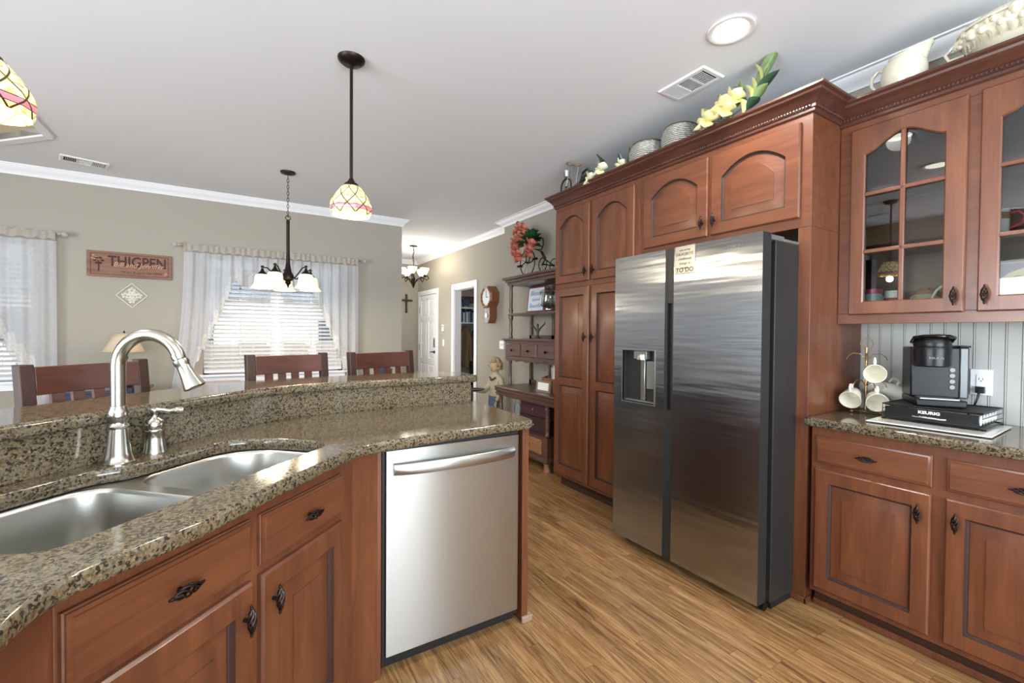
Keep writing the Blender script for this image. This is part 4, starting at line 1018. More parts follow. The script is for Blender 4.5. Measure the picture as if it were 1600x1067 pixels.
def curtain(label, x0, x1, bot, seed, grp=None, y=5.60, z1=2.185, nf=7, puddle=0):
    # bot(u) gives the height of the lower edge across the panel
    t = thing('curtain', label, 'curtain', (0, 0, 0))
    random.seed(seed); ph = random.random()*6
    def yy(u, v): return y-.012+.022*sin(u*nf*2*pi+ph+.6*sin(v*3))*(.5+.5*v)+.006*sin(u*nf*4.6*pi+1.3)
    def X(u, v): return x0+(x1-x0)*u + (puddle*v*v*(1-u) if puddle else 0)
    bl = .11
    def body(u, v):
        b = bot(u)+bl*.8; z = z1-.06-(z1-.06-b)*v; return (X(u, (z1-z)/1.4), yy(u, v), z)
    MB().sheet(body, 110, 14).build('sheer_panel', M['sheer'], t, smooth=80)
    def lace(u, v):
        b = bot(u); z = b+bl*1.3-(bl*1.3+.022*abs(sin(u*30)))*v; return (X(u, (z1-z)/1.4), yy(u, 1)-.006-.004*sin(u*210)*sin(v*9), z)
    MB().sheet(lace, 220, 4).build('lace_border', M['lace'], t, smooth=80)
    def head(u, v): return (x0+(x1-x0)*u, y-.014*cos(v*pi)*1.0+.010*sin(u*75+2*v), z1+.022-.10*v+.004*sin(u*60))
    MB().sheet(lambda u, v: (x0+(x1-x0)*u, y-.018-.007*sin(u*95+ph+sin(u*21))-.004*sin(v*7), z1+.024+.008*sin(u*61+sin(u*13))-.070*v), 160, 4).build('gathered_heading', M['heading'], t, smooth=80)
def steps(pts):
    def f(u):
        for (a, za), (b_, zb) in zip(pts, pts[1:]):
            if u <= b_:
                k = (u-a)/(b_-a); s = za+(zb-za)*k; n = max(1, round(abs(zb-za)/.12))
                kk = (int(k*n)+min(1, ((k*n) % 1)*3.2))/n; return za+(zb-za)*min(1, kk)
        return pts[-1][1]
    return f
curtain('sheer lace-edged curtain, left half of the pair behind the chandelier', -.44, .43, steps([(0, .30), (.13, .32), (.16, .90), (.44, 1.66), (.50, 1.86), (.52, 1.86), (1.0, 1.80)]), 1, nf=8, puddle=-.10)
curtain('sheer lace-edged curtain, right half of the pair behind the chandelier', .43, 1.26, steps([(0, 1.80), (.40, 1.80), (.46, 1.74), (.60, 1.40), (.84, .90), (.86, .32), (1, .30)]), 2, nf=8, puddle=0)
curtain('sheer lace-edged curtain at the left photo edge', -2.26, -1.37, steps([(0, 1.86), (.30, 1.84), (.40, 1.64), (.70, 1.16), (.84, .96), (.88, .32), (1, .30)]), 3, nf=6)
curtain('sheer lace-edged curtain outside the left photo edge', -3.20, -2.27, steps([(0, .32), (.2, .32), (.24, .96), (.66, 1.70), (1, 1.86)]), 4, nf=6)

sg = thing('family_name_sign', 'carved brown wooden family name sign above the diamond plaque', 'sign', (-.863, 5.68, 1.958))
MB().box(-.318, -.022, -.12, .318, 0, .12).build('board', M['sign_wood'], sg, bevel=.002)
m = MB(); 
for a in ((-.292, -.100, .292, -.096), (-.292, .096, .292, .100), (-.292, -.1, -.288, .1), (.288, -.1, .292, .1)): m.box(a[0], -.0235, a[1], a[2], -.022, a[3])
m.build('carved_line', M['sign_dark'], sg, smooth=0)
F = (radians(90), 0, 0)
try: M['sign_pale'] = flat('sign_pale', srgb(200,150,118), .6)
except Exception: pass
text('carved_name', 'THIGPEN', .135, (.055, -.0225, .028), F, M['sign_dark'], sg, .001, sx=.80, bold=.003)
text('script_names', 'Bill and Jennifer', .062, (.06, -.0245, .0), F, M['sign_pale'], sg, .001, sx=.98, shear=.35)
text('carved_date', 'West August 06, 1954', .034, (.085, -.0225, -.068), F, M['sign_dark'], sg, .001)
m = MB(); m.tube([(-.235, -.023, -.07), (-.232, -.023, -.02), (-.238, -.023, .03)], .006, 5)
for i in range(6): m.sphere((-.235+.028*cos(i*1.05), -.023, .03+.028*sin(i*1.05)), (.014, .003, .010), 7, 5)
m.build('carved_tree', M['sign_dark'], sg)
m = MB()
for x, z in ((-.27, .075), (-.25, .06), (-.28, .05), (-.262, .04), (.27, -.06), (.262, -.078), (.28, -.07)): m.sphere((x, -.023, z), (.009, .003, .006), 6, 4)
m.build('carved_flowers', M['sign_pale'], sg)
dp = thing('diamond_plaque', 'cream openwork diamond plaque hanging below the wooden sign', 'wall plaque', (-.857, 5.68, 1.668))
m = MB(); q = .118
for i in range(4):
    a, b_ = [(q, 0), (0, q), (-q, 0), (0, -q)][i], [(0, q), (-q, 0), (0, -q), (q, 0)][i]; m.tube([(a[0], -.008, a[1]), (b_[0], -.008, b_[1])], .0045, 6)
for (cx, cz) in ((0, 0), (.05, 0), (-.05, 0), (0, .05), (0, -.05)):
    for k in range(5):
        a = k*2*pi/5+.3; m.sphere((cx+.019*cos(a), -.009, cz+.019*sin(a)), (.013, .006, .012), 8, 5)
    m.sphere((cx, -.013, cz), .006, 6, 5)
for k in range(4):
    a = pi/4+k*pi/2; m.ring((.045*cos(a), -.009, .045*sin(a)), .014, .0035, 'y', 12, 5); m.tube([(0, -.009, 0), (.03*cos(a), -.011, .03*sin(a)), (.05*cos(a), -.009, .05*sin(a))], .004, 5)
m.build('lattice', flat('plaque_white', srgb(222,216,200), .6), dp); m = MB(); m.ring((0, -.008, .122), .008, .002, 'y', 10, 5); m.build('hanger', M['silver'], dp)

# ------------------------------------------------------------------ bar stools
def stool(label, loc, rz, w_=.43):
    s = thing('bar_stool', label, 'bar stool', loc, rz, 'brown slat-back stools at the raised bar')
    # local: seat centre at origin, back towards +y, sitter faces -y
    hw = w_/2
    m = MB(); m.box(-hw, -.20, .735, hw, .19, .775); m.build('seat', M['stool_wood'], s, bevel=.012)
    m = MB(); m.box(-hw+.03, -.17, .69, hw-.03, .16, .735); m.build('apron', M['stool_dark'], s, smooth=0)
    for x in (-hw+.022, hw-.022):
        MB().box(x-.02, -.19, 0, x+.02, -.15, .735).build('leg', M['stool_dark'], s, bevel=.003)
        m = MB(); m.loft([[(x-.021, y, z), (x+.021, y, z), (x+.021, y+.034, z), (x-.021, y+.034, z)] for y, z in ((.16, 0), (.16, .735), (.172, .95), (.196, 1.205))], True, True); m.build('back_post', M['stool_dark'], s, bevel=.003)
    m = MB(); n = 10; lo = []
    for i in range(n+1):
        u = i/n; x = -hw+.043+(w_-.086)*u; c = .022*sin(pi*u); lo.append([(x, .186+c*.9, 1.100), (x, .204+c*.9, 1.100), (x, .212+c*.9, 1.196), (x, .194+c*.9, 1.196)])
    m.loft(lo, True, True); m.build('top_rail', M['stool_wood'], s, bevel=.002)
    for i in range(4):
        u = (i+1)/5; x = -hw+.043+(w_-.086)*u; c = .022*sin(pi*u)
        m = MB(); m.loft([[(x-.019, y, z), (x+.019, y, z), (x+.019, y+.013, z), (x-.019, y+.013, z)] for y, z in ((.176, .86), (.188+c*.9, 1.101))], True, True); m.build('slat', M['stool_wood'], s, smooth=0)
    MB().box(-hw+.043, .168, .82, hw-.043, .19, .862).build('lower_rail', M['stool_wood'], s, bevel=.002)
    for z in (.25, .42):
        for x in (-hw+.022, hw-.022): MB().box(x-.009, -.15, z, x+.009, .16, z+.03).build('stretcher', M['stool_dark'], s, smooth=0)
    MB().box(-hw+.042, -.182, .20, hw-.042, -.16, .235).build('foot_rail', M['stool_dark'], s, smooth=0)
    return s
def stool_at(label, pl, pr):
    a = Vector(pl); b_ = Vector(pr); d = (b_-a); c = (a+b_)/2; ang = atan2(d.y, d.x); nrm = Vector((-sin(ang), cos(ang)))
    o = c-nrm*.195; return stool(label, (o.x, o.y, 0), ang, d.length)
stool_at('brown slat-back bar stool at the left, behind the faucet', (-.606, 2.10), (-.312, 2.413))
stool_at('middle brown slat-back bar stool in front of the curtained window', (.047, 2.62), (.458, 2.775))
stool_at('brown slat-back bar stool nearest the hall, right of the three', (.574, 2.75), (1.035, 2.96))

# ------------------------------------------------------------------ dining furniture beyond the bar
dt = thing('dining_table', 'dark brown dining table under the chandelier', 'table', (.18, 4.56, 0))
MB().box(-.85, -.50, .73, .85, .50, .765).build('tabletop', M['stool_wood'], dt, bevel=.006)
for x in (-.76, .76):
    for y in (-.42, .42): MB().box(x-.035, y-.035, 0, x+.035, y+.035, .73).build('leg', M['stool_dark'], dt, bevel=.004)
MB().box(-.74, -.40, .65, .74, .40, .73).build('apron', M['stool_dark'], dt, smooth=0)
def spindle_chair(label, loc, rz, mat, crest_mat=None):
    s = thing('dining_chair', label, 'chair', loc, rz, 'chairs round the dining table')
    m = MB(); m.lathe([(.19, .43), (.215, .44), (.215, .455), (.19, .462)], 26, sy=.95); m.build('seat', mat, s)
    for x, y in ((-.14, -.14), (.14, -.14), (-.13, .14), (.13, .14)):
        m = MB(); m.tube([(x, y, .44), (x*1.35, y*1.35, 0)], [.017, .012], 8); m.build('leg', mat, s)
    m = MB(); lo = []
    for i in range(13):
        u = i/12; a = radians(40+100*u); r_ = .235; x, y = r_*cos(a), r_*sin(a)+.055; lo.append([(x, y-.009, .865), (x, y+.009, .865), (x*1.03, y+.016, .965), (x*1.03, y-.002, .965)])
    m.loft(lo, True, True); m.build('crest_rail', crest_mat or mat, s, smooth=50)
    for i in range(7):
        a = radians(46+88*i/6); m = MB(); m.tube([(.18*cos(a), .17*sin(a)+.01, .455), (.235*cos(a), .235*sin(a)+.055, .875)], .0085, 6); m.build('spindle', mat, s)
    m = MB(); m.cyl((-.16, 0, .2), (.16, 0, .2), .009, n=8); m.build('stretcher', mat, s)
spindle_chair('dark blue spindle-back chair beside the window seen behind the faucet spray head', (-.56, 4.82, 0), radians(70), M['blue_chair'])
spindle_chair('brown curved-back dining chair behind the middle bar stool', (.50, 4.02, 0), radians(-170), M['stool_wood'])
spindle_chair('dark blue spindle-back chair at the hall end of the dining table', (1.06, 4.56, 0), radians(-90), M['blue_chair'])
sb = thing('window_bench_cabinet', 'low dark sideboard below the right dining window', 'sideboard', (.40, 5.335, 0))
MB().box(-.74, -.20, .06, .74, .20, .775).build('body', M['stool_dark'], sb, bevel=.004); MB().box(-.78, -.225, .775, .78, .21, .80).build('top', flat('sideboard_top', srgb(40,34,40), .25), sb, bevel=.004)
for x in (-.37, .37): o = MB().box(x-.34, -.215, .12, x+.34, -.20, .70).build('door', M['stool_wood'], sb, bevel=.003); MB().sphere((x*.12, -.225, .45), .014, 8, 6).build('knob', M['silver'], o)
pp = thing('newspaper', 'folded greyish newspaper lying on the sideboard under the window', 'newspaper', (-.16, 5.32, .801)); 
m = MB(); m.box(-.20, -.14, 0, .20, .14, .014); m.box(-.198, -.135, .0145, .196, .138, .021); m.build('pages', flat('newsprint', srgb(176,166,166), .8), pp, smooth=0)
lc = thing('lamp_table', 'dark navy side table carrying the small lamp', 'side table', (-.98, 5.34, 0))
MB().box(-.30, -.20, .78, .30, .22, .805).build('top', M['blue_chair'], lc, bevel=.003); MB().box(-.27, -.17, .0, .27, .20, .78).build('body', M['blue_chair'], lc, bevel=.003)
MB().box(-.25, -.178, .5, .25, -.17, .74).build('drawer', M['blue_chair'], lc, bevel=.002)
lp = thing('table_lamp', 'small table lamp with tan bell shade behind the faucet', 'lamp', (-.87, 5.38, .806))
m = MB(); m.lathe([(.07, 0), (.068, .015), (.03, .03), (.018, .08), (.045, .14), (.05, .19), (.02, .24), (.03, .28), (.012, .31), (.010, .36)], 20); m.build('base', M['bronze'], lp)
m = MB(); m.lathe([(.155, .325), (.120, .39), (.095, .44), (.07, .495)], 28, cap0=False, cap1=False); m.build('lamp_shade', flat('lamp_shade', srgb(206,186,158), .8), lp, solid=.003)
m = MB(); m.lathe([(.004, .49), (.008, .505), (.002, .52)], 8); m.build('finial', M['bronze'], lp)

# ------------------------------------------------------------------ hutch and what stands on it
hu = thing('hutch', 'carved dark wood hutch with open shelves against the wall left of the pantry cabinet', 'hutch', (2.50, 4.37, 0), radians(-90))
# local x 0..1.17 (far to near), y 0..0.46 into the wall
HW = 1.17
m = MB(); pr = [(0, .742), (-.028, .742), (-.03, .730), (-.018, .722), (-.014, .705), (0, .695)]
m.box(-.02, -.02, .718, HW, .46, .742); m.build('table_top', M['hutch_wood'], hu, bevel=.006)
m = MB(); m.box(.0, -.002, .640, HW, .45, .705); m.box(-.008, -.012, .655, HW, .0, .672); m.box(-.012, -.016, .688, HW, 0, .716); m.build('frieze', M['hutch_wood'], hu, smooth=0)
for x, y in ((.04, .035), (.925, .035), (.04, .40), (.925, .40)):
    m = MB(); m.lathe([(.022, .34), (.028, .355), (.020, .37), (.024, .40), (.026, .50), (.022, .58), (.028, .60), (.02, .615), (.026, .64)], 16, (x, y, 0)); m.build('column', M['hutch_wood'], hu)
    m = MB(); m.lathe([(.038, 0), (.040, .02), (.030, .045), (.034, .07), (.030, .095)], 16, (x, y, 0)); m.build('foot', M['hutch_light'], hu)
m = MB(); m.box(0, 0, .13, .965, .45, .33); m.build('lower_case', M['hutch_wood'], hu, smooth=0, bevel=.003)
m = MB(); m.box(-.02, -.02, .095, .985, .46, .13); m.box(-.012, -.012, .13, .977, .45, .142); m.build('base_molding', M['hutch_wood'], hu, bevel=.004)
for x in (.08, .52):
    o = drawer_part(.36, .14).build('drawer', M['hutch_light'], hu); o.location = (x, 0, .165)
    k = MB().sphere((.18, -.032, .07), .012, 8, 6).build('knob', M['antique_bronze'], o)
# upper part, set back
for x in (.03, .78):
    m = MB(); m.lathe([(.016, .742), (.020, .76), (.014, .78), (.018, .86), (.014, .98), (.020, 1.0), (.02, 1.03)], 12, (x, .16, 0)); m.build('spindle', M['hutch_wood'], hu)
m = MB(); m.box(-.02, .12, 1.035, HW, .45, 1.25); m.build('drawer_case', M['hutch_wood'], hu, smooth=0, bevel=.003)
m = MB(); m.box(-.045, .09, 1.252, HW+.01, .46, 1.272); m.box(-.03, .105, 1.238, HW, .12, 1.252); m.build('ledge', M['hutch_wood'], hu, bevel=.004)
m = MB(); pts = [(.0, 1.035)]
for i in range(40):
    u = i/39; pts.append((.02+u*1.1, 1.012+.016*abs(sin(u*18))))
pts.append((HW, 1.035)); m.prism(pts, .125, .14, 'y'); m.build('scalloped_apron', M['hutch_wood'], hu, smooth=0)
for x in (.02, .335, .65):
    o = drawer_part(.29, .145).build('drawer', M['hutch_wood'], hu); o.location = (x, .12, 1.072)
    MB().sphere((.145, -.032, .07), .013, 8, 6).build('knob', M['black_metal'], o)
for x in (.035, HW-.03):
    m = MB(); m.lathe([(.020, 1.272), (.026, 1.29), (.018, 1.31), (.022, 1.36), (.018, 1.46), (.028, 1.50), (.028, 1.53), (.020, 1.545), (.022, 1.57), (.028, 1.585), (.020, 1.62), (.022, 1.75), (.018, 1.84), (.028, 1.86), (.028, 1.89)], 14, (x, .16, 0)); m.build('post', M['hutch_wood'], hu)
m = MB(); m.box(.01, .14, 1.525, HW, .45, 1.552); m.box(.01, .136, 1.53, HW, .14, 1.547); m.build('shelf', M['hutch_wood'], hu, bevel=.003)
m = MB(); m.box(.0, .44, .742, .04, .46, 1.89); m.box(.43, .44, 1.27, .48, .46, 1.89); m.box(HW-.04, .44, .742, HW, .46, 1.89); m.box(0, .44, 1.27, HW, .46, 1.31); m.box(0, .44, .742, HW, .46, .79); m.build('back_frame', M['hutch_wood'], hu, smooth=0)
m = MB(); m.box(.0, .13, 1.868, HW, .46, 1.90); m.box(-.02, .11, 1.90, HW, .46, 1.93); m.box(-.045, .085, 1.93, HW+.02, .46, 1.955); m.build('cornice', M['hutch_wood'], hu, bevel=.005)
m = MB(); m.box(.48, .452, 1.31, HW-.04, .455, 1.868); m.build('back_glass', M['glass'], hu, smooth=0)

def on_hutch(x, y): return (2.50+y, 4.37-x)
X_, Y_ = on_hutch(.25, .34)
fr = thing('framed_sign', 'framed white hand-lettered sign on the upper shelf of the hutch', 'framed sign', (X_, Y_, 1.5535), radians(-90), rot=(radians(-6), 0, radians(-90)))
MB().box(-.17, -.0, 0, .17, .018, .30).build('frame', flat('red_frame', srgb(110,52,46), .5), fr, bevel=.003)
MB().box(-.145, -.004, .03, .145, .0, .285).build('print', flat('blue_white_print', srgb(214,220,232), .6), fr, smooth=0)
for i, (b_, s_, z) in enumerate((('Blessed', .075, .225), ('beyond', .048, .155), ('Beautiful', .066, .085))): text('lettering', b_, s_, (0, -.0045, z), F, flat('sign_blue', srgb(70,92,120), .6) if i == 0 else bpy.data.materials['sign_blue'], fr, .0004, shear=.2)
def jar(label, x, y, r_, h, z=1.5535):
    X2, Y2 = on_hutch(x, y); j = thing('glass_jar', label, 'glass jar', (X2, Y2, z), group='clear glass dishes on the hutch shelf')
    m = MB(); m.lathe([(r_*.55, 0), (r_*.6, .008), (r_*.3, .02), (r_*.3, .035), (r_*.8, .06), (r_, h*.5), (r_*.9, h*.8), (r_*.95, h)], 22, cap1=False); m.build('body', M['thin_glass'], j, solid=.002)
    m = MB(); m.lathe([(r_*.97, h+.001), (r_*.9, h+.02), (r_*.3, h+.035), (.012, h+.045), (.016, h+.06), (.003, h+.07)], 22); m.build('lid', M['thin_glass'], j)

jar('clear glass footed bowl nearer the sign on the hutch shelf', .62, .25, .09, .20); jar('clear glass footed bowl next to the pantry on the hutch shelf', .86, .28, .10, .21)
X_, Y_ = on_hutch(.48, .22); an = thing('antler_figurine', 'dark bird figurine with raised wings on the hutch ledge', 'figurine', (X_, Y_, 1.273))
m = MB(); m.lathe([(.035, 0), (.03, .012), (.012, .03), (.016, .07), (.012, .11), (.01, .13)], 12)
for s in (-1, 1): m.tube([(0, 0, .07), (s*.03, s*-.02, .12), (s*.055, s*-.045, .155), (s*.06, s*-.05, .185)], [.012, .010, .008, .003], 6)
m.sphere((0, 0, .14), (.014, .014, .02), 8, 6); m.build('body', flat('pewter', srgb(82,74,68), .5, .4), an)
X_, Y_ = on_hutch(.82, .25); lb = thing('letter_basket', 'brown wicker letter basket with papers on the hutch table top', 'basket', (X_, Y_, .743), radians(-90))
m = MB(); a = [(-.14, -.11), (.14, -.11), (.14, .11), (-.14, .11)]
m.loft([[(x, y, 0) for x, y in a], [(x*1.03, y*1.03, .14 if y < 0 else .2) for x, y in a], [(x*.96, y*.96, .14 if y < 0 else .2) for x, y in a], [(x*.95, y*.95, .01) for x, y in a]], True, True)
def m_wicker():
    m_, t, b = new_mat('wicker'); v = coords(t, (1,1,1)); wv = N(t, 'ShaderNodeTexWave'); wv.inputs['Scale'].default_value = 40; wv.inputs['Distortion'].default_value = 1; t.links.new(v, wv.inputs['Vector'])
    c = ramp(t, wv.outputs[0], [(.2, srgb(86,56,36)), (.8, srgb(150,108,72))]); t.links.new(c, b.inputs['Base Color']); b.inputs['Roughness'].default_value = .7; bump(t, b, wv.outputs[0], .5, .003); return m_
M['wicker'] = m_wicker()
m.build('wicker_body', M['wicker'], lb, smooth=0)
m = MB(); m.box(-.12, -.05, .012, .0, -.045, .27); m.build('paper', M['paper'], lb, smooth=0); m = MB(); m.box(-.125, -.03, .012, -.01, -.025, .26); m.build('paper', M['paper'], lb, smooth=0)
m = MB(); m.box(.0, .02, .012, .13, .04, .26); m.build('notebook', M['navy'], lb, smooth=0); m = MB(); m.box(.005, -.07, .012, .12, -.055, .18); m.build('envelope', M['paper'], lb, smooth=0)
X_, Y_ = on_hutch(.74, .105); sf = thing('small_picture_frame', 'small grey wooden picture frame leaning before the wicker basket', 'picture frame', (X_, Y_, .743), rot=(radians(-5), 0, radians(-90)))
m = MB(); m.loft([[(x, 0, z) for x, z in q_] for q_ in ([(-.12, 0), (.12, 0), (.12, .115), (-.12, .115)], [(-.09, .02), (.09, .02), (.09, .095), (-.09, .095)])], False, False); m.box(-.12, .002, 0, .12, .02, .115); m.build('frame', flat('grey_wood', srgb(132,116,104), .7), sf, smooth=0)
MB().box(-.09, -.001, .02, .09, .0015, .095).build('print', M['paper'], sf, smooth=0)
def chest(label, z, w_, d, h, x, mat):
    X2, Y2 = on_hutch(x, .25); c = thing('drawer_box', label, 'box', (X2, Y2, z), radians(-90))
    MB().box(-w_/2, -d/2, 0, w_/2, d/2, h).build('body', mat, c, bevel=.003); m = MB(); m.box(-w_/2+.012, -d/2-.006, .012, w_/2-.012, -d/2, h-.012); o = m.build('drawer_front', mat, c, bevel=.002)
    MB().sphere((.02, -d/2-.014, h*.5), .011, 8, 6).build('knob', M['silver'], o)
M['plum'] = flat('plum_leather', srgb(72,42,52), .4); M['dark_brown'] = flat('dark_brown', srgb(52,36,34), .45)
chest('plum coloured drawer box on top, under the hutch table top', .482, .48, .30, .145, .58, M['plum']); chest('dark brown drawer box at the bottom of the pair under the hutch table top', .3315, .54, .34, .149, .62, M['dark_brown'])
bt = thing('glass_bottle', 'clear glass swing bottle between the statue and the plum box', 'bottle', (*on_hutch(.235, .13), .331))
m = MB(); m.lathe([(.034, 0), (.036, .01), (.036, .20), (.030, .23), (.016, .26), (.014, .29), (.016, .30)], 20); m.build('body', M['bottle_glass'] if 'bottle_glass' in M else flat('bottle_glass', (.8,.9,.9,1), .05, trans=.9, ior=1.3), bt)
MB().lathe([(.015, .301), (.017, .31), (.012, .325)], 12).build('stopper', M['paper'], bt)

# decorative penny-farthing planter on the hutch
def wheel(m, c, r_, tr, ns, axis='x', hub=.012, sr=.0022):
    m.ring(c, r_, tr, axis, 30, 6)
    for i in range(ns):
        a = 2*pi*i/ns
        p = (c[0], c[1]+r_*cos(a), c[2]+r_*sin(a)) if axis == 'x' else (c[0]+r_*cos(a), c[1], c[2]+r_*sin(a))
        m.tube([c, p], sr, 4)
    m.sphere(c, hub, 8, 6)
pf = thing('tricycle_planter', 'black wire tricycle planter standing on top of the hutch', 'planter', (*on_hutch(.40, .23), 1.956), radians(-90))
m = MB(); wheel(m, (-.14, 0, .148), .142, .0058, 9, 'y'); m.build('front_wheel', M['black_metal'], pf)
for y in (-.07, .07):
    m = MB(); wheel(m, (.245, y, .075), .069, .005, 8, 'y'); m.build('rear_wheel', M['black_metal'], pf)
m = MB(); m.tube([(-.14, -.02, .148), (-.11, -.02, .34), (-.09, 0, .41)], .006, 6); m.tube([(-.14, .02, .148), (-.11, .02, .34), (-.09, 0, .41)], .006, 6)
m.tube([(-.10, 0, .38), (.0, 0, .385), (.10, 0, .385), (.15, 0, .36), (.155, 0, .30), (.13, 0, .255), (.06, 0, .26), (-.02, 0, .28)], .0065, 6)
m.tube([(.04, 0, .265), (.14, 0, .225), (.20, 0, .15), (.25, -.07, .075)], .007, 6); m.tube([(.11, 0, .24), (.17, 0, .15), (.245, .07, .075)], .007, 6); m.cyl((.245, -.075, .075), (.245, .075, .075), .006)
m.tube([(-.14, -.09, .10), (-.14, -.03, .148), (-.14, .03, .148), (-.14, .09, .20)], .006, 6)
m.build('frame', M['black_metal'], pf)
for (x, y, z) in ((-.14, -.10, .10), (-.14, .10, .20)):
    m = MB(); m.box(x-.035, y-.015, z-.012, x+.035, y+.015, z+.012); m.build('pedal', M['black_metal'], pf, bevel=.004)
m = MB(); m.tube([(-.09, -.08, .42), (-.06, -.05, .40), (-.09, 0, .41), (-.06, .05, .40), (-.09, .08, .42)], .006, 6); m.build('handlebar', M['black_metal'], pf)
def leafm(m, base, tip, w_, curl=.15, n=8):
    b_, t = Vector(base), Vector(tip); d = t-b_; L = d.length; d.normalize(); s = d.cross(Vector((.3, .2, 1))).normalized(); nn = s.cross(d).normalized(); vs = []; K = 5
    for i in range(n+1):
        u = i/n; c = b_+d*L*u+nn*(sin(pi*u*.9)*L*curl); ww = w_*(sin(pi*(u*.95+.05))**.75)*(1.12-.30*abs(u-.55))
        for k in range(K):
            q = (k/(K-1))*2-1; vs.append(tuple(c+s*ww*q+nn*(ww*.45*q*q-ww*.12*(1-abs(q)))))
    m.add(vs, [(i*K+j, i*K+j+1, (i+1)*K+j+1, (i+1)*K+j) for i in range(n) for j in range(K-1)])
def bouquet(parent, c, nl, nf, rl, leafmat, petmat, seed, spread=(1, 1, 1), L=.10, pet=.055, cmat=None):
    random.seed(seed); m = MB()
    for i in range(nl):
        a = random.uniform(0, 2*pi); e = random.uniform(-.2, 1.2); d = Vector((cos(a)*cos(e)*spread[0], sin(a)*cos(e)*spread[1], sin(e)*spread[2]))
        b_ = Vector(c)+d*rl*.3; leafm(m, b_, b_+d*(rl*.7+random.uniform(.5, 1)*L), L*.3)
    m.build('leaves', leafmat, parent, smooth=60)
    for k in range(nf):
        a = random.uniform(0, 2*pi); e = random.uniform(.0, 1.3); d = Vector((cos(a)*cos(e)*spread[0], sin(a)*cos(e)*spread[1], sin(e)*spread[2])).normalized(); p = Vector(c)+d*rl
        flower(parent, p, d, pet, petmat, cmat)
def flower(parent, p, d, pet, mat, cmat=None, n=6):
    m = MB(); d = Vector(d).normalized(); s = d.cross(Vector((.2, .1, 1))).normalized(); t_ = s.cross(d)
    for i in range(n):
        a = 2*pi*i/n; o_ = (s*cos(a)+t_*sin(a)); leafm(m, p, p+o_*pet*(.9+.2*(i % 2))+d*pet*(.35+.3*(i % 2)), pet*.50, -.16, 6)
    f = m.build('flower', mat, parent, smooth=60)
    if cmat: MB().sphere(tuple(p+d*pet*.15), pet*.10, 7, 5).build('flower_center', cmat, f)
fp_ = thing('flower_bouquet', 'coral lilies with green leaves overflowing the black tricycle planter', 'flowers', (*on_hutch(.27, .23), 1.956+.31), radians(-90))
bouquet(fp_, (.02, 0, .02), 80, 0, .09, M['leaf'], M['petal_coral'], 5, (1, .8, 1), .13)
for (x, y, z) in ((-.14, -.06, .10), (-.12, -.07, .0), (-.10, -.05, .05), (-.08, -.06, .12), (-.03, -.03, .19), (.0, -.05, .12), (-.13, -.03, -.05), (-.10, -.05, .22), (.14, -.05, .0), (.12, -.06, -.06), (-.06, -.07, -.08)):
    flower(fp_, Vector((x, y, z)), Vector((x*2-.25, -.6, z*1.2+.1)), .085, M['petal_coral'], M['petal_yellow'], 6)

# ------------------------------------------------------------------ waiter statue holding a tray
wt = thing('waiter_statue', 'tan painted statue of a curly-haired waiter in a blue apron holding out a tray', 'statue', (2.72, 4.78, 0), radians(-75)); wt.scale = (.88, .88, .88)
# local: faces -y ; height about 1.17 m, built from a continuous skinned skeleton
def skin(name, verts, edges, radii, mat, parent, sub=2):
    me = bpy.data.meshes.new(name); me.from_pydata(verts, edges, []); o = bpy.data.objects.new(name, me); C.objects.link(o); o.parent = parent
    sk_ = o.modifiers.new('skin', 'SKIN'); sk_.use_smooth_shade = True
    for v, r_ in zip(me.skin_vertices[0].data, radii): v.radius = r_ if isinstance(r_, tuple) else (r_, r_)
    me.skin_vertices[0].data[0].use_root = True
    s_ = o.modifiers.new('sub', 'SUBSURF'); s_.levels = sub; s_.render_levels = sub; me.materials.append(mat); return o
M['statue_skin'] = flat('statue_skin', srgb(176,154,118), .5); M['statue_cream'] = flat('statue_cream', srgb(178,166,140), .6)
M['statue_hair'] = flat('statue_hair', srgb(160,140,100), .7); M['statue_blue'] = flat('statue_blue', srgb(84,92,116), .7)
V = [(0,0,.56),(0,0,.66),(0,.01,.78),(0,.01,.88),(0,0,.94),(0,-.01,1.0),(0,-.015,1.075),
     (-.09,.01,.875),(-.125,-.01,.76),(-.10,-.12,.70),(-.06,-.24,.715),(-.05,-.30,.72),
     (.09,.01,.875),(.125,.0,.76),(.12,-.06,.64),(.11,-.09,.58),
     (-.06,0,.50),(-.065,-.01,.28),(-.07,.0,.07),(-.075,-.06,.035),(.06,0,.50),(.065,-.01,.28),(.07,.0,.07),(.075,-.06,.035)]
E_ = [(0,1),(1,2),(2,3),(3,4),(4,5),(5,6),(3,7),(7,8),(8,9),(9,10),(10,11),(3,12),(12,13),(13,14),(14,15),(0,16),(16,17),(17,18),(18,19),(0,20),(20,21),(21,22),(22,23)]
R_ = [(.095,.08),(.09,.075),(.10,.075),(.085,.06),.036,(.055,.06),(.06,.065),.048,.042,.036,.026,.02,.048,.042,.034,.024,.062,.046,.032,.026,.062,.046,.032,.026]
skin('body', V, E_, R_, M['statue_cream'], wt)
m = MB(); m.sphere((0, -.02, 1.045), (.066, .072, .086), 18, 12); m.sphere((0, -.090, 1.035), (.010, .014, .016), 8, 6)
for s in (-1, 1): m.sphere((s*.063, -.01, 1.04), (.01, .016, .02), 8, 6)
hd = m.build('head', M['statue_skin'], wt)
m = MB()
for s in (-1, 1): m.sphere((s*.023, -.082, 1.052), (.008, .005, .006), 8, 6)
m.build('eyes', M['ink'], hd); m = MB(); m.sphere((0, -.083, 1.005), (.018, .006, .005), 8, 5); m.build('mouth', flat('statue_mouth', srgb(150,90,76), .6), hd)
m = MB(); random.seed(11)
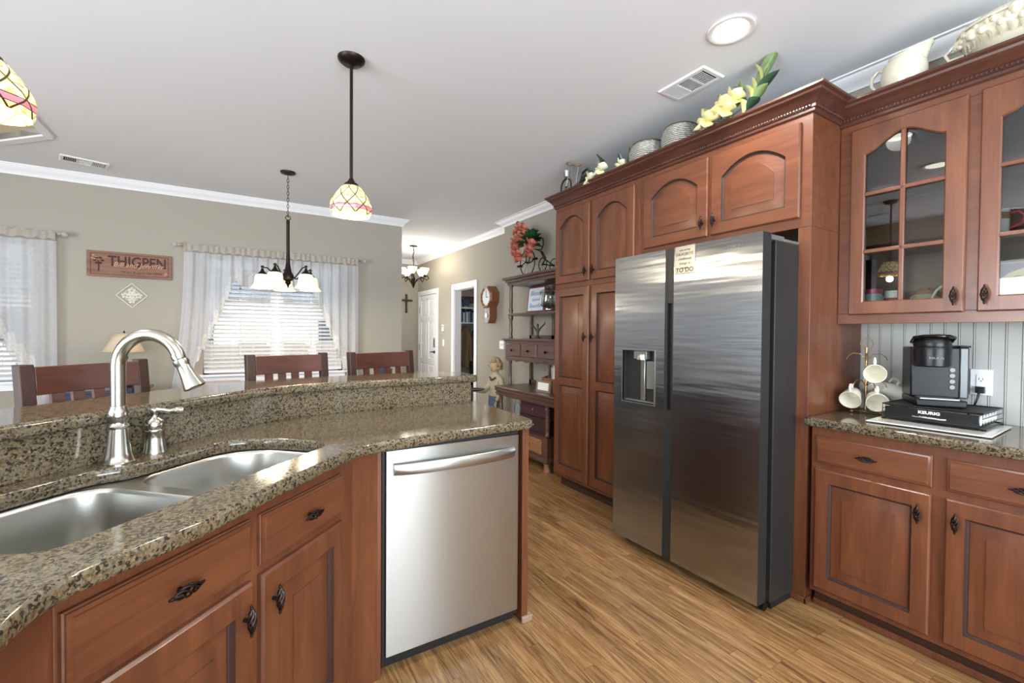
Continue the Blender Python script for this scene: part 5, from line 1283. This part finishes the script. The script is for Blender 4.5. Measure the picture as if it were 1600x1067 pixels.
for i in range(90):
    a = random.uniform(0, 2*pi); e = random.uniform(-.35, 1.5)
    x, y, z = cos(a)*cos(e), sin(a)*cos(e), sin(e)
    if y < -.55 and e < .6: continue
    m.sphere((x*.082, -.005+y*.085, 1.055+z*.10), random.uniform(.018, .032), 8, 6)
m.build('curly_hair', M['statue_hair'], wt)
m = MB(); lo = []
for z, rx, ry in ((.10, .125, .11), (.30, .115, .10), (.55, .108, .092), (.64, .10, .086)):
    lo.append([(rx*cos(2*pi*j/24)*(1+.04*sin(6*2*pi*j/24)), ry*sin(2*pi*j/24)-.005, z) for j in range(24)])
m.loft(lo, True, False); m.build('apron', M['statue_blue'], wt)
m = MB(); m.tube([(-.06, -.06, .90), (0, -.085, .86), (.06, -.06, .90)], .012, 8); m.sphere((0, -.09, .865), (.022, .012, .012), 8, 6); m.build('neck_scarf', flat('scarf_dark', srgb(70,60,56), .7), wt)
# left hand under the tray: palm with five fingers
m = MB(); m.sphere((-.05, -.325, .722), (.022, .028, .010), 12, 8)
for i, (ang, L) in enumerate(((-32, .030), (-14, .038), (2, .040), (18, .036))):
    a = radians(ang-90); p = Vector((-.05, -.325, .724)); d = Vector((cos(a), sin(a), 0)); m.tube([p+d*.018, p+d*(.018+L*.6)+Vector((0, 0, .002)), p+d*(.018+L)+Vector((0, 0, .008))], [.0062, .0058, .0045], 8)
m.tube([(-.032, -.320, .722), (-.018, -.335, .726), (-.012, -.350, .732)], [.007, .0065, .005], 8); m.build('hand', M['statue_skin'], wt)
m = MB(); m.sphere((.11, -.10, .555), (.018, .014, .026), 10, 8)
for i in range(4): m.tube([(.100+.008*i, -.106, .54), (.100+.008*i, -.112, .52), (.100+.008*i, -.106, .503)], [.0055, .005, .004], 7)
m.tube([(.098, -.10, .56), (.090, -.112, .545), (.090, -.116, .530)], [.006, .0055, .0045], 7); m.build('hand', M['statue_skin'], wt)
ty = tag(MB().lathe([(.09, 0), (.125, .004), (.150, .016), (.152, .020), (.148, .018), (.122, .008), (0.001, .005)], 30, cap0=True, cap1=False, sy=.8).build('serving_tray', M['black_plastic']), 'black oval serving tray balanced on the hand of the statue', 'tray')
q = Matrix.Rotation(radians(-75), 4, 'Z') @ Vector((-.05, -.38, .738))*.88; ty.location = (2.72+q.x, 4.78+q.y, .650)

# ------------------------------------------------------------------ on top of the tall cabinets
TZ = 2.518
def bicycle(label, x, y, z, rz, s=1.0):
    b = thing('toy_bicycle', label, 'model bicycle', (x, y, z), rz); b.scale = (s, s, s); mt = M['silver']
    m = MB(); wheel(m, (-.115, 0, .068), .062, .0052, 14, 'y', .007, .0014); m.build('wheel', M['black_metal'], b)
    m = MB(); wheel(m, (.125, 0, .068), .062, .0052, 14, 'y', .007, .0014); m.build('wheel', M['black_metal'], b)
    m = MB(); m.ring((-.115, 0, .068), .074, .0042, 'y', 20, 5, radians(60), radians(200)); m.build('mudguard', mt, b); m = MB(); m.ring((.125, 0, .068), .074, .0042, 'y', 20, 5, radians(-10), radians(140)); m.build('mudguard', mt, b)
    m = MB(); m.tube([(-.115, 0, .068), (-.085, 0, .15), (-.075, 0, .20), (-.075, 0, .225)], .005, 6); m.tube([(-.08, 0, .14), (-.02, 0, .075), (.01, 0, .06)], .0055, 6); m.tube([(.01, 0, .06), (.035, 0, .185)], .0055, 6); m.tube([(.01, 0, .06), (.125, 0, .068)], .003, 6); m.tube([(.03, 0, .15), (.125, 0, .068)], .003, 6); m.tube([(.03, 0, .155), (.19, 0, .155)], .003, 6); m.build('frame', mt, b)
    m = MB(); m.tube([(-.045, -.05, .225), (-.075, -.03, .235), (-.08, 0, .225), (-.075, .03, .235), (-.045, .05, .225)], .003, 6); m.build('handlebar', mt, b)
    m = MB(); m.cyl((-.05, -.052, .225), (-.02, -.056, .225), .006); m.build('grip', M['cork'], b); m = MB(); m.cyl((-.05, .052, .225), (-.02, .056, .225), .006); m.build('grip', M['cork'], b)
    m = MB(); m.sphere((.035, 0, .192), (.028, .016, .010), 10, 6); m.build('saddle', M['cork'], b)
    m = MB(); m.lathe([(.022, .145), (.030, .19), (.028, .19), (.02, .148)], 12, (-.11, 0, 0)); m.build('basket', mt, b)
    m = MB(); m.ring((.01, 0, .055), .014, .003, 'y', 12, 5); m.build('crank', M['black_metal'], b)
bicycle('small silver model bicycle at the far end of the tall cabinets', 2.43, 2.94, TZ, radians(90+180), 1.08)
def woven_bowl(label, x, y, r_, h):
    w = thing('metallic_woven_basket', label, 'basket', (x, y, TZ), group='metallic woven baskets on the tall cabinets')
    m = MB(); n = 40; lo = []; rows = 22
    for i in range(rows+1):
        u = i/rows; rr = r_*(.80+.24*sin(pi*(u*.75+.12))); lo.append([(rr*(1+.018*sin(n/2*2*pi*j/n*1.0+pi*i))*cos(2*pi*j/n)+.0*i, rr*(1+.018*((i % 2)*2-1)*((j % 2)*2-1))*sin(2*pi*j/n), h*u) for j in range(n)])
    lo.append([(x_*.93, y_*.93, z_) for x_, y_, z_ in lo[-1]]); lo.append([(x_*.85, y_*.85, h*.2) for x_, y_, z_ in lo[-1]])
    m.loft(lo, True, True); m.build('woven_body', M['woven'], w, smooth=25)
    m = MB(); lo = []
    pts = [(r_*.86*cos(2*pi*k/40), r_*.86*sin(2*pi*k/40), h+.004) for k in range(41)]; m.tube(pts, .007, 6, caps=False); m.build('rim', M['woven_dark'], w)
M['woven'] = flat('woven_metal', srgb(176,172,160), .32, .45)
_t = M['woven'].node_tree; _v = coords(_t, (1, 1, 1)); _w = N(_t, 'ShaderNodeTexWave'); _w.bands_direction = 'Z'; _w.inputs['Scale'].default_value = 26; _w.inputs['Distortion'].default_value = 2.5; _w.inputs['Detail Scale'].default_value = 3
_t.links.new(_v, _w.inputs['Vector']); bump(_t, _t.nodes['Principled BSDF'], _w.outputs[0], .7, .006)
_t.links.new(ramp(_t, _w.outputs[0], [(.1, srgb(120,114,98)), (.6, srgb(226,224,216))]), _t.nodes['Principled BSDF'].inputs['Base Color']); M['woven_dark'] = flat('woven_dark', srgb(110,100,80), .4, .6)
woven_bowl('metallic woven basket farthest left of the three on the cabinet', 2.47, 2.20, .125, .125)
woven_bowl('middle metallic woven basket on the cabinet', 2.47, 1.93, .115, .14)
woven_bowl('metallic woven basket next to the yellow flowers on the cabinet', 2.48, 1.685, .085, .13)
M['leaf_dark'] = flat('leaf_dark', srgb(40,68,50), .3); M['leaf_mid'] = flat('leaf_mid', srgb(104,124,72), .4)
def spray(label, pos, leaves, flowers, leafmats, pet, stem=None, cat='flowers', name='magnolia_spray'):
    t = thing(name, label, cat, pos, radians(-90))
    if stem: m = MB(); m.tube(stem, .004, 6); m.build('stem', M['leaf_mid'], t)
    for i, (b_, tp, w_) in enumerate(leaves):
        b_, tp = Vector(b_), Vector(tp); tp = b_+(tp-b_)*(1.18 if tp.z < .25 else 1.0); m = MB(); leafm(m, b_, tp, w_*1.08, .10, 7); m.build('leaf', leafmats[i % len(leafmats)], t, smooth=60)
    for p, d, s in flowers: flower(t, Vector(p), Vector(d), s*1.35, pet, M['petal_yellow'], 6)
spray('white magnolia spray with dark leaves between the model bicycle and the baskets', (2.40, 2.66, TZ),
      [((0,-.02,.0),(-.10,-.03,.05),.035), ((0,-.02,.0),(-.06,-.04,.10),.036), ((.0,-.02,.02),(-.14,-.03,.02),.03), ((.10,-.02,.04),(.04,-.03,.17),.038), ((.24,-.02,.01),(.27,-.03,.11),.028), ((.33,-.02,.0),(.36,-.02,.12),.026), ((.05,-.03,.0),(-.02,-.04,.04),.03)],
      [((.10,-.03,.05),(-.2,-1,.5),.050), ((.0,-.05,.01),(-.2,-1,.3),.042), ((.29,-.02,.03),(.2,-1,.4),.038)], [M['leaf_dark'], M['leaf']], M['petal_white'], [(-.05, 0, .01), (.15, 0, .02), (.34, 0, .01)])
spray('yellow-white magnolia spray with variegated leaves above the refrigerator', (2.36, 1.50, TZ),
      [((-.12,-.02,.0),(-.17,-.03,.11),.032), ((-.10,-.02,.02),(-.14,-.04,.02),.03), ((-.06,-.02,.02),(-.075,-.03,.14),.026), ((.02,-.02,.05),(.05,-.03,.17),.030), ((.07,-.02,.0),(.06,-.04,.07),.03), ((.10,-.02,.03),(.11,-.02,.16),.030), ((.12,-.02,.05),(.16,-.03,.19),.032), ((.13,-.02,.05),(.245,-.02,.13),.026), ((.15,-.01,.12),(.275,-.02,.30),.024), ((-.13,-.03,.0),(-.20,-.03,.06),.026), ((.0,-.02,.0),(-.05,-.03,.09),.03), ((.08,-.02,.03),(.02,-.02,.15),.028), ((.10,-.03,.01),(.17,-.05,.03),.026), ((.14,-.02,.08),(.20,-.02,.20),.024), ((.11,-.01,.04),(.09,-.03,.13),.026), ((.16,-.01,.08),(.13,-.02,.22),.024), ((.13,-.02,.04),(.20,-.03,.09),.024)],
      [((-.12,-.05,.03),(-.2,-1,.4),.052), ((-.01,-.05,.045),(-.1,-1,.4),.055), ((.03,-.04,.09),(.1,-1,.6),.052), ((-.03,-.04,.09),(-.3,-1,.7),.045)], [M['leaf_pale'], M['leaf_mid'], M['leaf_dark'], M['leaf_mid'], M['leaf_pale']], M['petal_pale_yellow'] if 'petal_pale_yellow' in M else flat('petal_pale_yellow', srgb(236,228,168), .5), [(-.2, 0, .01), (0, 0, .03), (.13, -.01, .06), (.2, -.01, .19)])

# cream pottery above the glass cabinet
PZ = 2.501
pt = thing('basketweave_pitcher', 'cream basketweave pitcher on the cabinet above the coffee maker', 'pitcher', (2.72, .86, PZ), radians(-90))
m = MB(); lo = []; n = 36
for i in range(19):
    u = i/18; z = .13*u; rr = .062+.026*sin(pi*(u*.72+.1)); rr += .0 
    lo.append([(rr*(1+.012*((i+j) % 2)*(1 if u < .8 else 0))*cos(2*pi*j/n), rr*.9*(1+.012*((i+j) % 2))*sin(2*pi*j/n), z) for j in range(n)])
for k, (rr, z) in enumerate(((.064, .142), (.060, .155), (.054, .155), (.058, .14), (.06, .04))):
    lo.append([(rr*cos(2*pi*j/n)+(.045*max(0, cos(2*pi*j/n))**3 if k < 4 else 0), rr*.9*sin(2*pi*j/n), z+(.030*max(0, cos(2*pi*j/n))**2 if k < 4 else 0)) for j in range(n)])
m.loft(lo, True, True); m.build('body', M['cream_ceramic'], pt, smooth=50)
m = MB(); m.tube([(-.072, 0, .12), (-.10, 0, .135), (-.128, 0, .11), (-.128, 0, .07), (-.105, 0, .035), (-.082, 0, .03)], [.007, .008, .008, .008, .007, .006], 10); m.build('handle', M['cream_ceramic'], pt)
tu = thing('fruit_tureen', 'cream fruit-relief soup tureen with lid at the right photo edge', 'tureen', (2.74, .50, PZ), radians(-90))
m = MB(); m.lathe([(.10, 0), (.11, .012), (.105, .02), (.145, .05), (.175, .09), (.180, .115), (.172, .125)], 36, sy=.75); bd = m.build('bowl', M['cream_ceramic'], tu)
m = MB(); m.lathe([(.180, .126), (.182, .134), (.160, .150), (.12, .172), (.06, .186), (.01, .19)], 36, sy=.75); ld_ = m.build('lid', M['cream_ceramic'], tu)
m = MB(); m.sphere((0, 0, .198), (.035, .026, .022), 10, 8); m.sphere((-.02, -.015, .195), (.02, .018, .016), 8, 6); m.sphere((.025, .01, .20), (.02, .018, .018), 8, 6); m.build('fruit_knob', M['cream_ceramic'], ld_)
m = MB(); random.seed(4)
for i in range(26):
    a = radians(-170+i*6.6); rr = .172; s_ = random.choice((.012, .014, .022)); m.sphere((rr*cos(a), rr*.75*sin(a), .10+random.uniform(-.02, .02)), (s_, s_, s_*1.1), 8, 6)
for i in range(14):
    a = radians(-160+i*11); leafm(m, (.165*cos(a), .165*.75*sin(a), .085), (.155*cos(a+.1), .155*.76*sin(a+.1), .035), .014, .08, 4)
m.build('relief_fruit', M['cream_ceramic'], bd)
for s in (-1, 1):
    m = MB(); m.tube([(s*.165, 0, .105), (s*.195, 0, .115), (s*.218, 0, .09), (s*.205, 0, .06), (s*.155, 0, .06)], .008, 8); m.build('handle', M['cream_ceramic'], bd)

# ------------------------------------------------------------------ right counter: coffee corner
cb = thing('glass_cutting_board', 'white glass cutting board with a small fruit print under the coffee drawer', 'cutting board', (2.65, .695, .9305), radians(-90+2))
MB().box(-.20, -.185, .003, .20, .185, .009).build('board', M['white_glass'], cb, bevel=.002)
for x in (-.18, .18):
    for y in (-.16, .16): MB().cyl((x, y, 0), (x, y, .003), .008, n=10).build('rubber_foot', M['black_plastic'], cb)
m = MB(); m.sphere((-.155, -.12, .0092), (.022, .014, .0006), 10, 4); m.sphere((-.13, -.112, .0092), (.014, .010, .0006), 10, 4); m.build('fruit_print', flat('print_orange', srgb(196,150,96), .4), cb)
pdr = thing('coffee_pod_organizer', 'black wire-sided coffee pod drawer under the coffee maker', 'pod organizer', (2.715, .70, .9405), radians(-90))
w_, d_, h_ = .33, .30, .073
m = MB(); m.box(-w_/2+.006, -d_/2+.012, .064, w_/2-.006, d_/2-.004, .070); m.build('top_tray', M['black_matte'], pdr, bevel=.002)
m = MB(); m.box(-w_/2+.010, -d_/2+.002, .010, w_/2-.010, -d_/2+.008, .062); df = m.build('drawer_front', M['black_plastic'], pdr, bevel=.002)
m = MB(); m.box(-w_/2+.014, -d_/2+.010, .010, w_/2-.014, d_/2-.02, .014); m.build('drawer_floor', M['black_matte'], pdr, smooth=0)
m = MB()
for y in (-d_/2+.006, d_/2-.008):
    m.tube([(-w_/2, y, .006), (w_/2, y, .006), (w_/2, y, .071), (-w_/2, y, .071), (-w_/2, y, .006)], .0032, 6)
for x in (-w_/2, w_/2):
    for z in (.006, .071, .028, .049): m.cyl((x, -d_/2+.006, z), (x, d_/2-.008, z), .0028 if z in (.006, .071) else .0018, n=6)
    for y in (-.13, .12): m.cyl((x, y, 0), (x, y, .006), .008, n=8)
m.build('wire_frame', M['black_metal'], pdr)
pods = None
for j in range(6):
    for sx_ in (1,):
        m = MB(); m.cyl((w_/2-.045, -.11+.042*j, .037), (w_/2-.012, -.11+.042*j, .037), .0175, .021, 14); o = m.build('coffee_pod', M['paper'])
        o.parent = None; o.matrix_world = Matrix.Translation((2.715, .70, .9405)) @ Matrix.Rotation(radians(-90), 4, 'Z')
        tag(o, '%s white coffee pod from the front in the open side of the pod drawer' % ['first', 'second', 'third', 'fourth', 'fifth', 'sixth'][j], 'coffee pod', 'coffee pods in the wire-sided drawer')
m = MB(); m.tube([(-.055, -d_/2-.001, .030), (-.04, -d_/2-.014, .031), (.04, -d_/2-.014, .029), (.055, -d_/2-.001, .028)], .0035, 8); m.build('handle', M['chrome'], df)
text('brand_lettering', 'KEURIG', .017, (0, -d_/2+.0012, .049), F, M['paper'], pdr, .0004, sx=1.25, bold=.0006)
km = thing('coffee_maker', 'black single-serve coffee maker on the pod drawer', 'coffee maker', (2.745, .735, 1.0125), radians(-90+28))
m = MB(); m.box(-.085, -.12, 0, .085, .14, .032); m.build('base', M['black_plastic'], km, bevel=.006)
m = MB(); m.box(-.085, -.02, .032, .085, .14, .262); m.build('body', M['black_plastic'], km, bevel=.006)
m = MB(); m.box(.086, .0, .03, .120, .135, .262); m.build('water_tank', flat('tank_smoke', srgb(60,62,64), .15), km, bevel=.006)
MB().box(.084, -.005, .262, .124, .14, .270).build('tank_lid', M['black_plastic'], km, bevel=.003)
m = MB(); m.lathe([(.058, .175), (.066, .18), (.068, .25), (.066, .262)], 28, (-.020, -.055, 0)); m.build('brew_head', M['black_plastic'], km)
m = MB(); m.lathe([(.064, .263), (.066, .275), (.060, .305), (.056, .31)], 28, (-.020, -.055, 0)); m.build('lid', M['black_plastic'], km)
m = MB(); m.tube([(-.085, -.03, .285), (-.087, -.085, .306), (-.06, -.118, .312), (-.02, -.128, .314), (.02, -.118, .312), (.047, -.085, .306), (.046, -.02, .28)], .008, 8); m.build('lid_handle', M['chrome_dark'] if 'chrome_dark' in M else flat('chrome_dark', srgb(60,58,56), .12, .9), km)
m = MB(); m.box(-.07, -.115, .0325, .06, -.03, .037); m.build('drip_grate', M['silver'], km, smooth=0)
for i in range(4):
    m = MB(); m.cyl((.058, -.0245, .160-.026*i), (.058, -.020, .160-.026*i), .0095, n=16); m.build('button', M['fridge_trim'], km)
text('brand_lettering', 'KEURIG', .012, (-.020, -.124, .215), F, M['fridge_trim'], km, .0006, sx=1.2)
cd_ = tag(MB().tube([(2.962, .625, 1.077), (2.935, .625, 1.072), (2.925, .628, 1.04), (2.93, .64, 1.0), (2.925, .66, .955), (2.915, .68, .937)], .0045, 8).box(2.938, .610, 1.062, 2.962, .640, 1.092).build('power_cord', M['black_plastic']), 'black power cord plugged into the outlet behind the pod drawer', 'cord')
ol = thing('wall_outlet', 'white duplex outlet in the beadboard right of the coffee maker', 'outlet', (2.968, .625, 1.112), radians(-90))
MB().box(-.038, -.006, -.060, .038, 0, .060).build('cover_plate', M['white_paint'], ol, bevel=.002)
m = MB(); m.box(-.017, -.009, -.034, .017, -.006, .034); m.build('receptacle', M['white_paint'], ol, bevel=.002)
m = MB()
for x in (-.007, .006): m.box(x-.001, -.0096, .010, x+.001, -.0088, .020)
m.cyl((0, -.0096, .005), (0, -.0088, .005), .0025, n=8); m.build('socket_slots', M['ink'], ol, smooth=0)

mt = thing('mug_tree', 'brass wire mug tree holding cream mugs in the counter corner', 'mug rack', (2.76, 1.000, .9305), 0)
m = MB(); m.cyl((0, 0, .015), (0, 0, .335), .0055, n=10); m.ring((0, 0, .355), .026, .0028, 'x', 18, 6); m.build('stem', M['brass'], mt)
m = MB(); m.ring((0, 0, .012), .062, .0032, 'z', 28, 6)
for k in range(3): a = 2*pi*k/3+.4; m.tube([(.06*cos(a), .06*sin(a), .012), (0, 0, .02)], .003, 6); m.sphere((.066*cos(a), .066*sin(a), .008), .008, 8, 6)
m.build('base_ring', M['brass'], mt)
hooks = [(205, .29), (295, .29), (25, .29), (160, .135), (255, .135), (335, .135)]
for a, z in [(200, .30), (290, .30), (110, .30), (225, .165), (160, .165), (285, .165)]:
    a = radians(a); m = MB(); m.tube([(0, 0, z-.03), (.025*cos(a), .025*sin(a), z), (.055*cos(a), .055*sin(a), z+.005), (.078*cos(a), .078*sin(a), z-.015), (.082*cos(a), .082*sin(a), z-.03)], .0026, 6); m.build('hook', M['brass'], mt)
def mug(label, loc, rot, parent=None, s=1.0, mat='ceramic', grp='cream mugs on the brass mug tree'):
    g = thing('mug', label, 'mug', loc, 0, grp, rot=rot); g.scale = (s, s, s)
    m = MB(); m.lathe([(.026, 0), (.029, .004), (.040, .045), (.046, .088), (.0465, .092), (.044, .092), (.038, .045), (.026, .008), (.001, .006)], 30, cap1=False); m.build('cup', M[mat], g)
    m = MB(); m.tube([(.043, 0, .075), (.062, 0, .078), (.070, 0, .060), (.062, 0, .038), (.040, 0, .032)], .0055, 8); m.build('handle', M[mat], g)
# mugs hang by the handle with their mouths tipped down towards the room
def mug_hang(label, x, y, z, az, tilt, roll_=90, mat='ceramic'):
    # axis of the mug points in direction az (deg) and downwards by tilt
    a = radians(az); d = Vector((cos(a)*cos(radians(tilt)), sin(a)*cos(radians(tilt)), -sin(radians(tilt))))
    zax = d; xax = Vector((0, 0, 1)) - zax*zax.z; xax.normalize(); yax = zax.cross(xax)
    q = Matrix((xax, yax, zax)).transposed().to_euler()
    c = Vector((x, y, z)) - d*.06
    mug(label, tuple(c), q, mat=mat)
mug_hang('cream mug hanging highest on the mug tree', 2.700, .945, 1.145, 205, 12)
mug_hang('cream mug hanging low on the left side of the mug tree', 2.675, 1.030, 1.012, 190, 22)
mug_hang('cream mug hanging low on the mug tree next to the coffee maker', 2.700, .935, 1.005, 210, 15)
mug_hang('grey-white mug hanging behind on the wall side of the mug tree', 2.865, 1.02, 1.07, 20, 25, mat='plate')
mug_hang('shiny pale mug at the back of the mug tree beside the coffee maker', 2.86, .93, 1.04, -30, 25, mat='plate')

# ------------------------------------------------------------------ inside the glass cabinet (floor at z 1.438, shelves at 1.758 and 2.063)
IZ = 1.4385
j = thing('jar', 'glass jar with pink lid at the left inside the glass cabinet', 'jar', (2.78, .985, IZ))
m = MB(); m.lathe([(.04, 0), (.043, .006), (.043, .085), (.036, .10)], 22); m.build('glass', flat('jar_glass', srgb(190,200,196), .1, alpha=.55), j); MB().lathe([(.038, .101), (.039, .103), (.039, .122), (.036, .125)], 22).build('lid', M['pink'], j)
cn2 = thing('tea_tin', 'small printed white tin behind the pink-lidded jar', 'tin', (2.88, .935, IZ)); MB().lathe([(.035, 0), (.036, .003), (.036, .115), (.035, .118)], 22).build('tin', M['plate'], cn2); MB().lathe([(.0364, .05), (.0366, .052), (.0366, .08), (.0364, .082)], 22, cap0=False, cap1=False).build('printed_band', flat('band_red', srgb(150,70,66), .6), cn2)
cl_ = thing('pink_packet', 'pink packet lying between the jars in the glass cabinet', 'packet', (2.755, .885, IZ), radians(30)); MB().box(-.03, -.05, 0, .03, .05, .022).build('packet', M['pink'], cl_, bevel=.004)
j2 = thing('candle_jar', 'round glass jar with wooden lid inside the left glass door', 'jar', (2.84, .80, IZ)); m = MB(); m.lathe([(.05, 0), (.054, .008), (.054, .075), (.045, .088)], 24); m.build('glass', flat('candle_glass', srgb(206,196,166), .1, alpha=.8), j2); MB().lathe([(.046, .089), (.046, .105), (.02, .108), (.018, .118)], 22).build('lid', M['cork'], j2)
mg2 = thing('white_jug', 'tall white jug with looped handle at the right of the left glass door', 'jug', (2.76, .685, IZ), radians(90)); m = MB(); m.lathe([(.036, 0), (.038, .006), (.030, .08), (.026, .13), (.028, .135)], 22); m.build('body', M['ceramic'], mg2); m = MB(); m.tube([(.028, 0, .12), (.05, 0, .10), (.068, 0, .06), (.062, 0, .03), (.036, 0, .025)], .005, 8); m.build('handle', M['ceramic'], mg2)
mg3 = thing('patterned_mug', 'printed white mug with pink handle on the middle cabinet shelf', 'mug', (2.76, .545, 1.7585), radians(-75)); m = MB(); m.lathe([(.033, 0), (.035, .004), (.037, .10), (.034, .10), (.033, .01), (.001, .008)], 26, cap1=False); m.build('cup', M['paper'], mg3)
m = MB(); m.tube([(.036, 0, .085), (.06, 0, .09), (.078, 0, .07), (.07, 0, .04), (.036, 0, .02)], .005, 8); m.build('handle', M['pink'], mg3); m = MB(); m.lathe([(.0372, .06), (.0374, .062), (.0378, .085), (.0376, .088)], 26, cap0=False, cap1=False); m.build('printed_band', flat('brown_print', srgb(150,120,100), .5), mg3)
bxx = thing('coffee_box', 'yellow and plum coffee packet on the bottom shelf behind the right glass door', 'coffee packet', (2.76, .455, IZ), radians(-90)); MB().box(-.095, -.03, 0, .095, .03, .195).build('packet', flat('packet_yellow', srgb(206,186,104), .45), bxx, bevel=.006)
m = MB(); m.prism([(-.085, .19), (.095, .19), (.095, .175), (.0, .17), (-.05, .15), (-.08, .12)], -.0312, -.030, 'y'); m.box(-.06, -.0312, .03, .09, -.030, .075); m.build('plum_print', flat('packet_plum', srgb(112,50,62), .5), bxx, smooth=0)
text('lettering', 'Gevalia', .034, (.01, -.0315, .125), F, M['ink'], bxx, .0003, shear=.2)
text('lettering', 'Blend', .026, (.02, -.0315, .098), F, M['ink'], bxx, .0003, shear=.2)
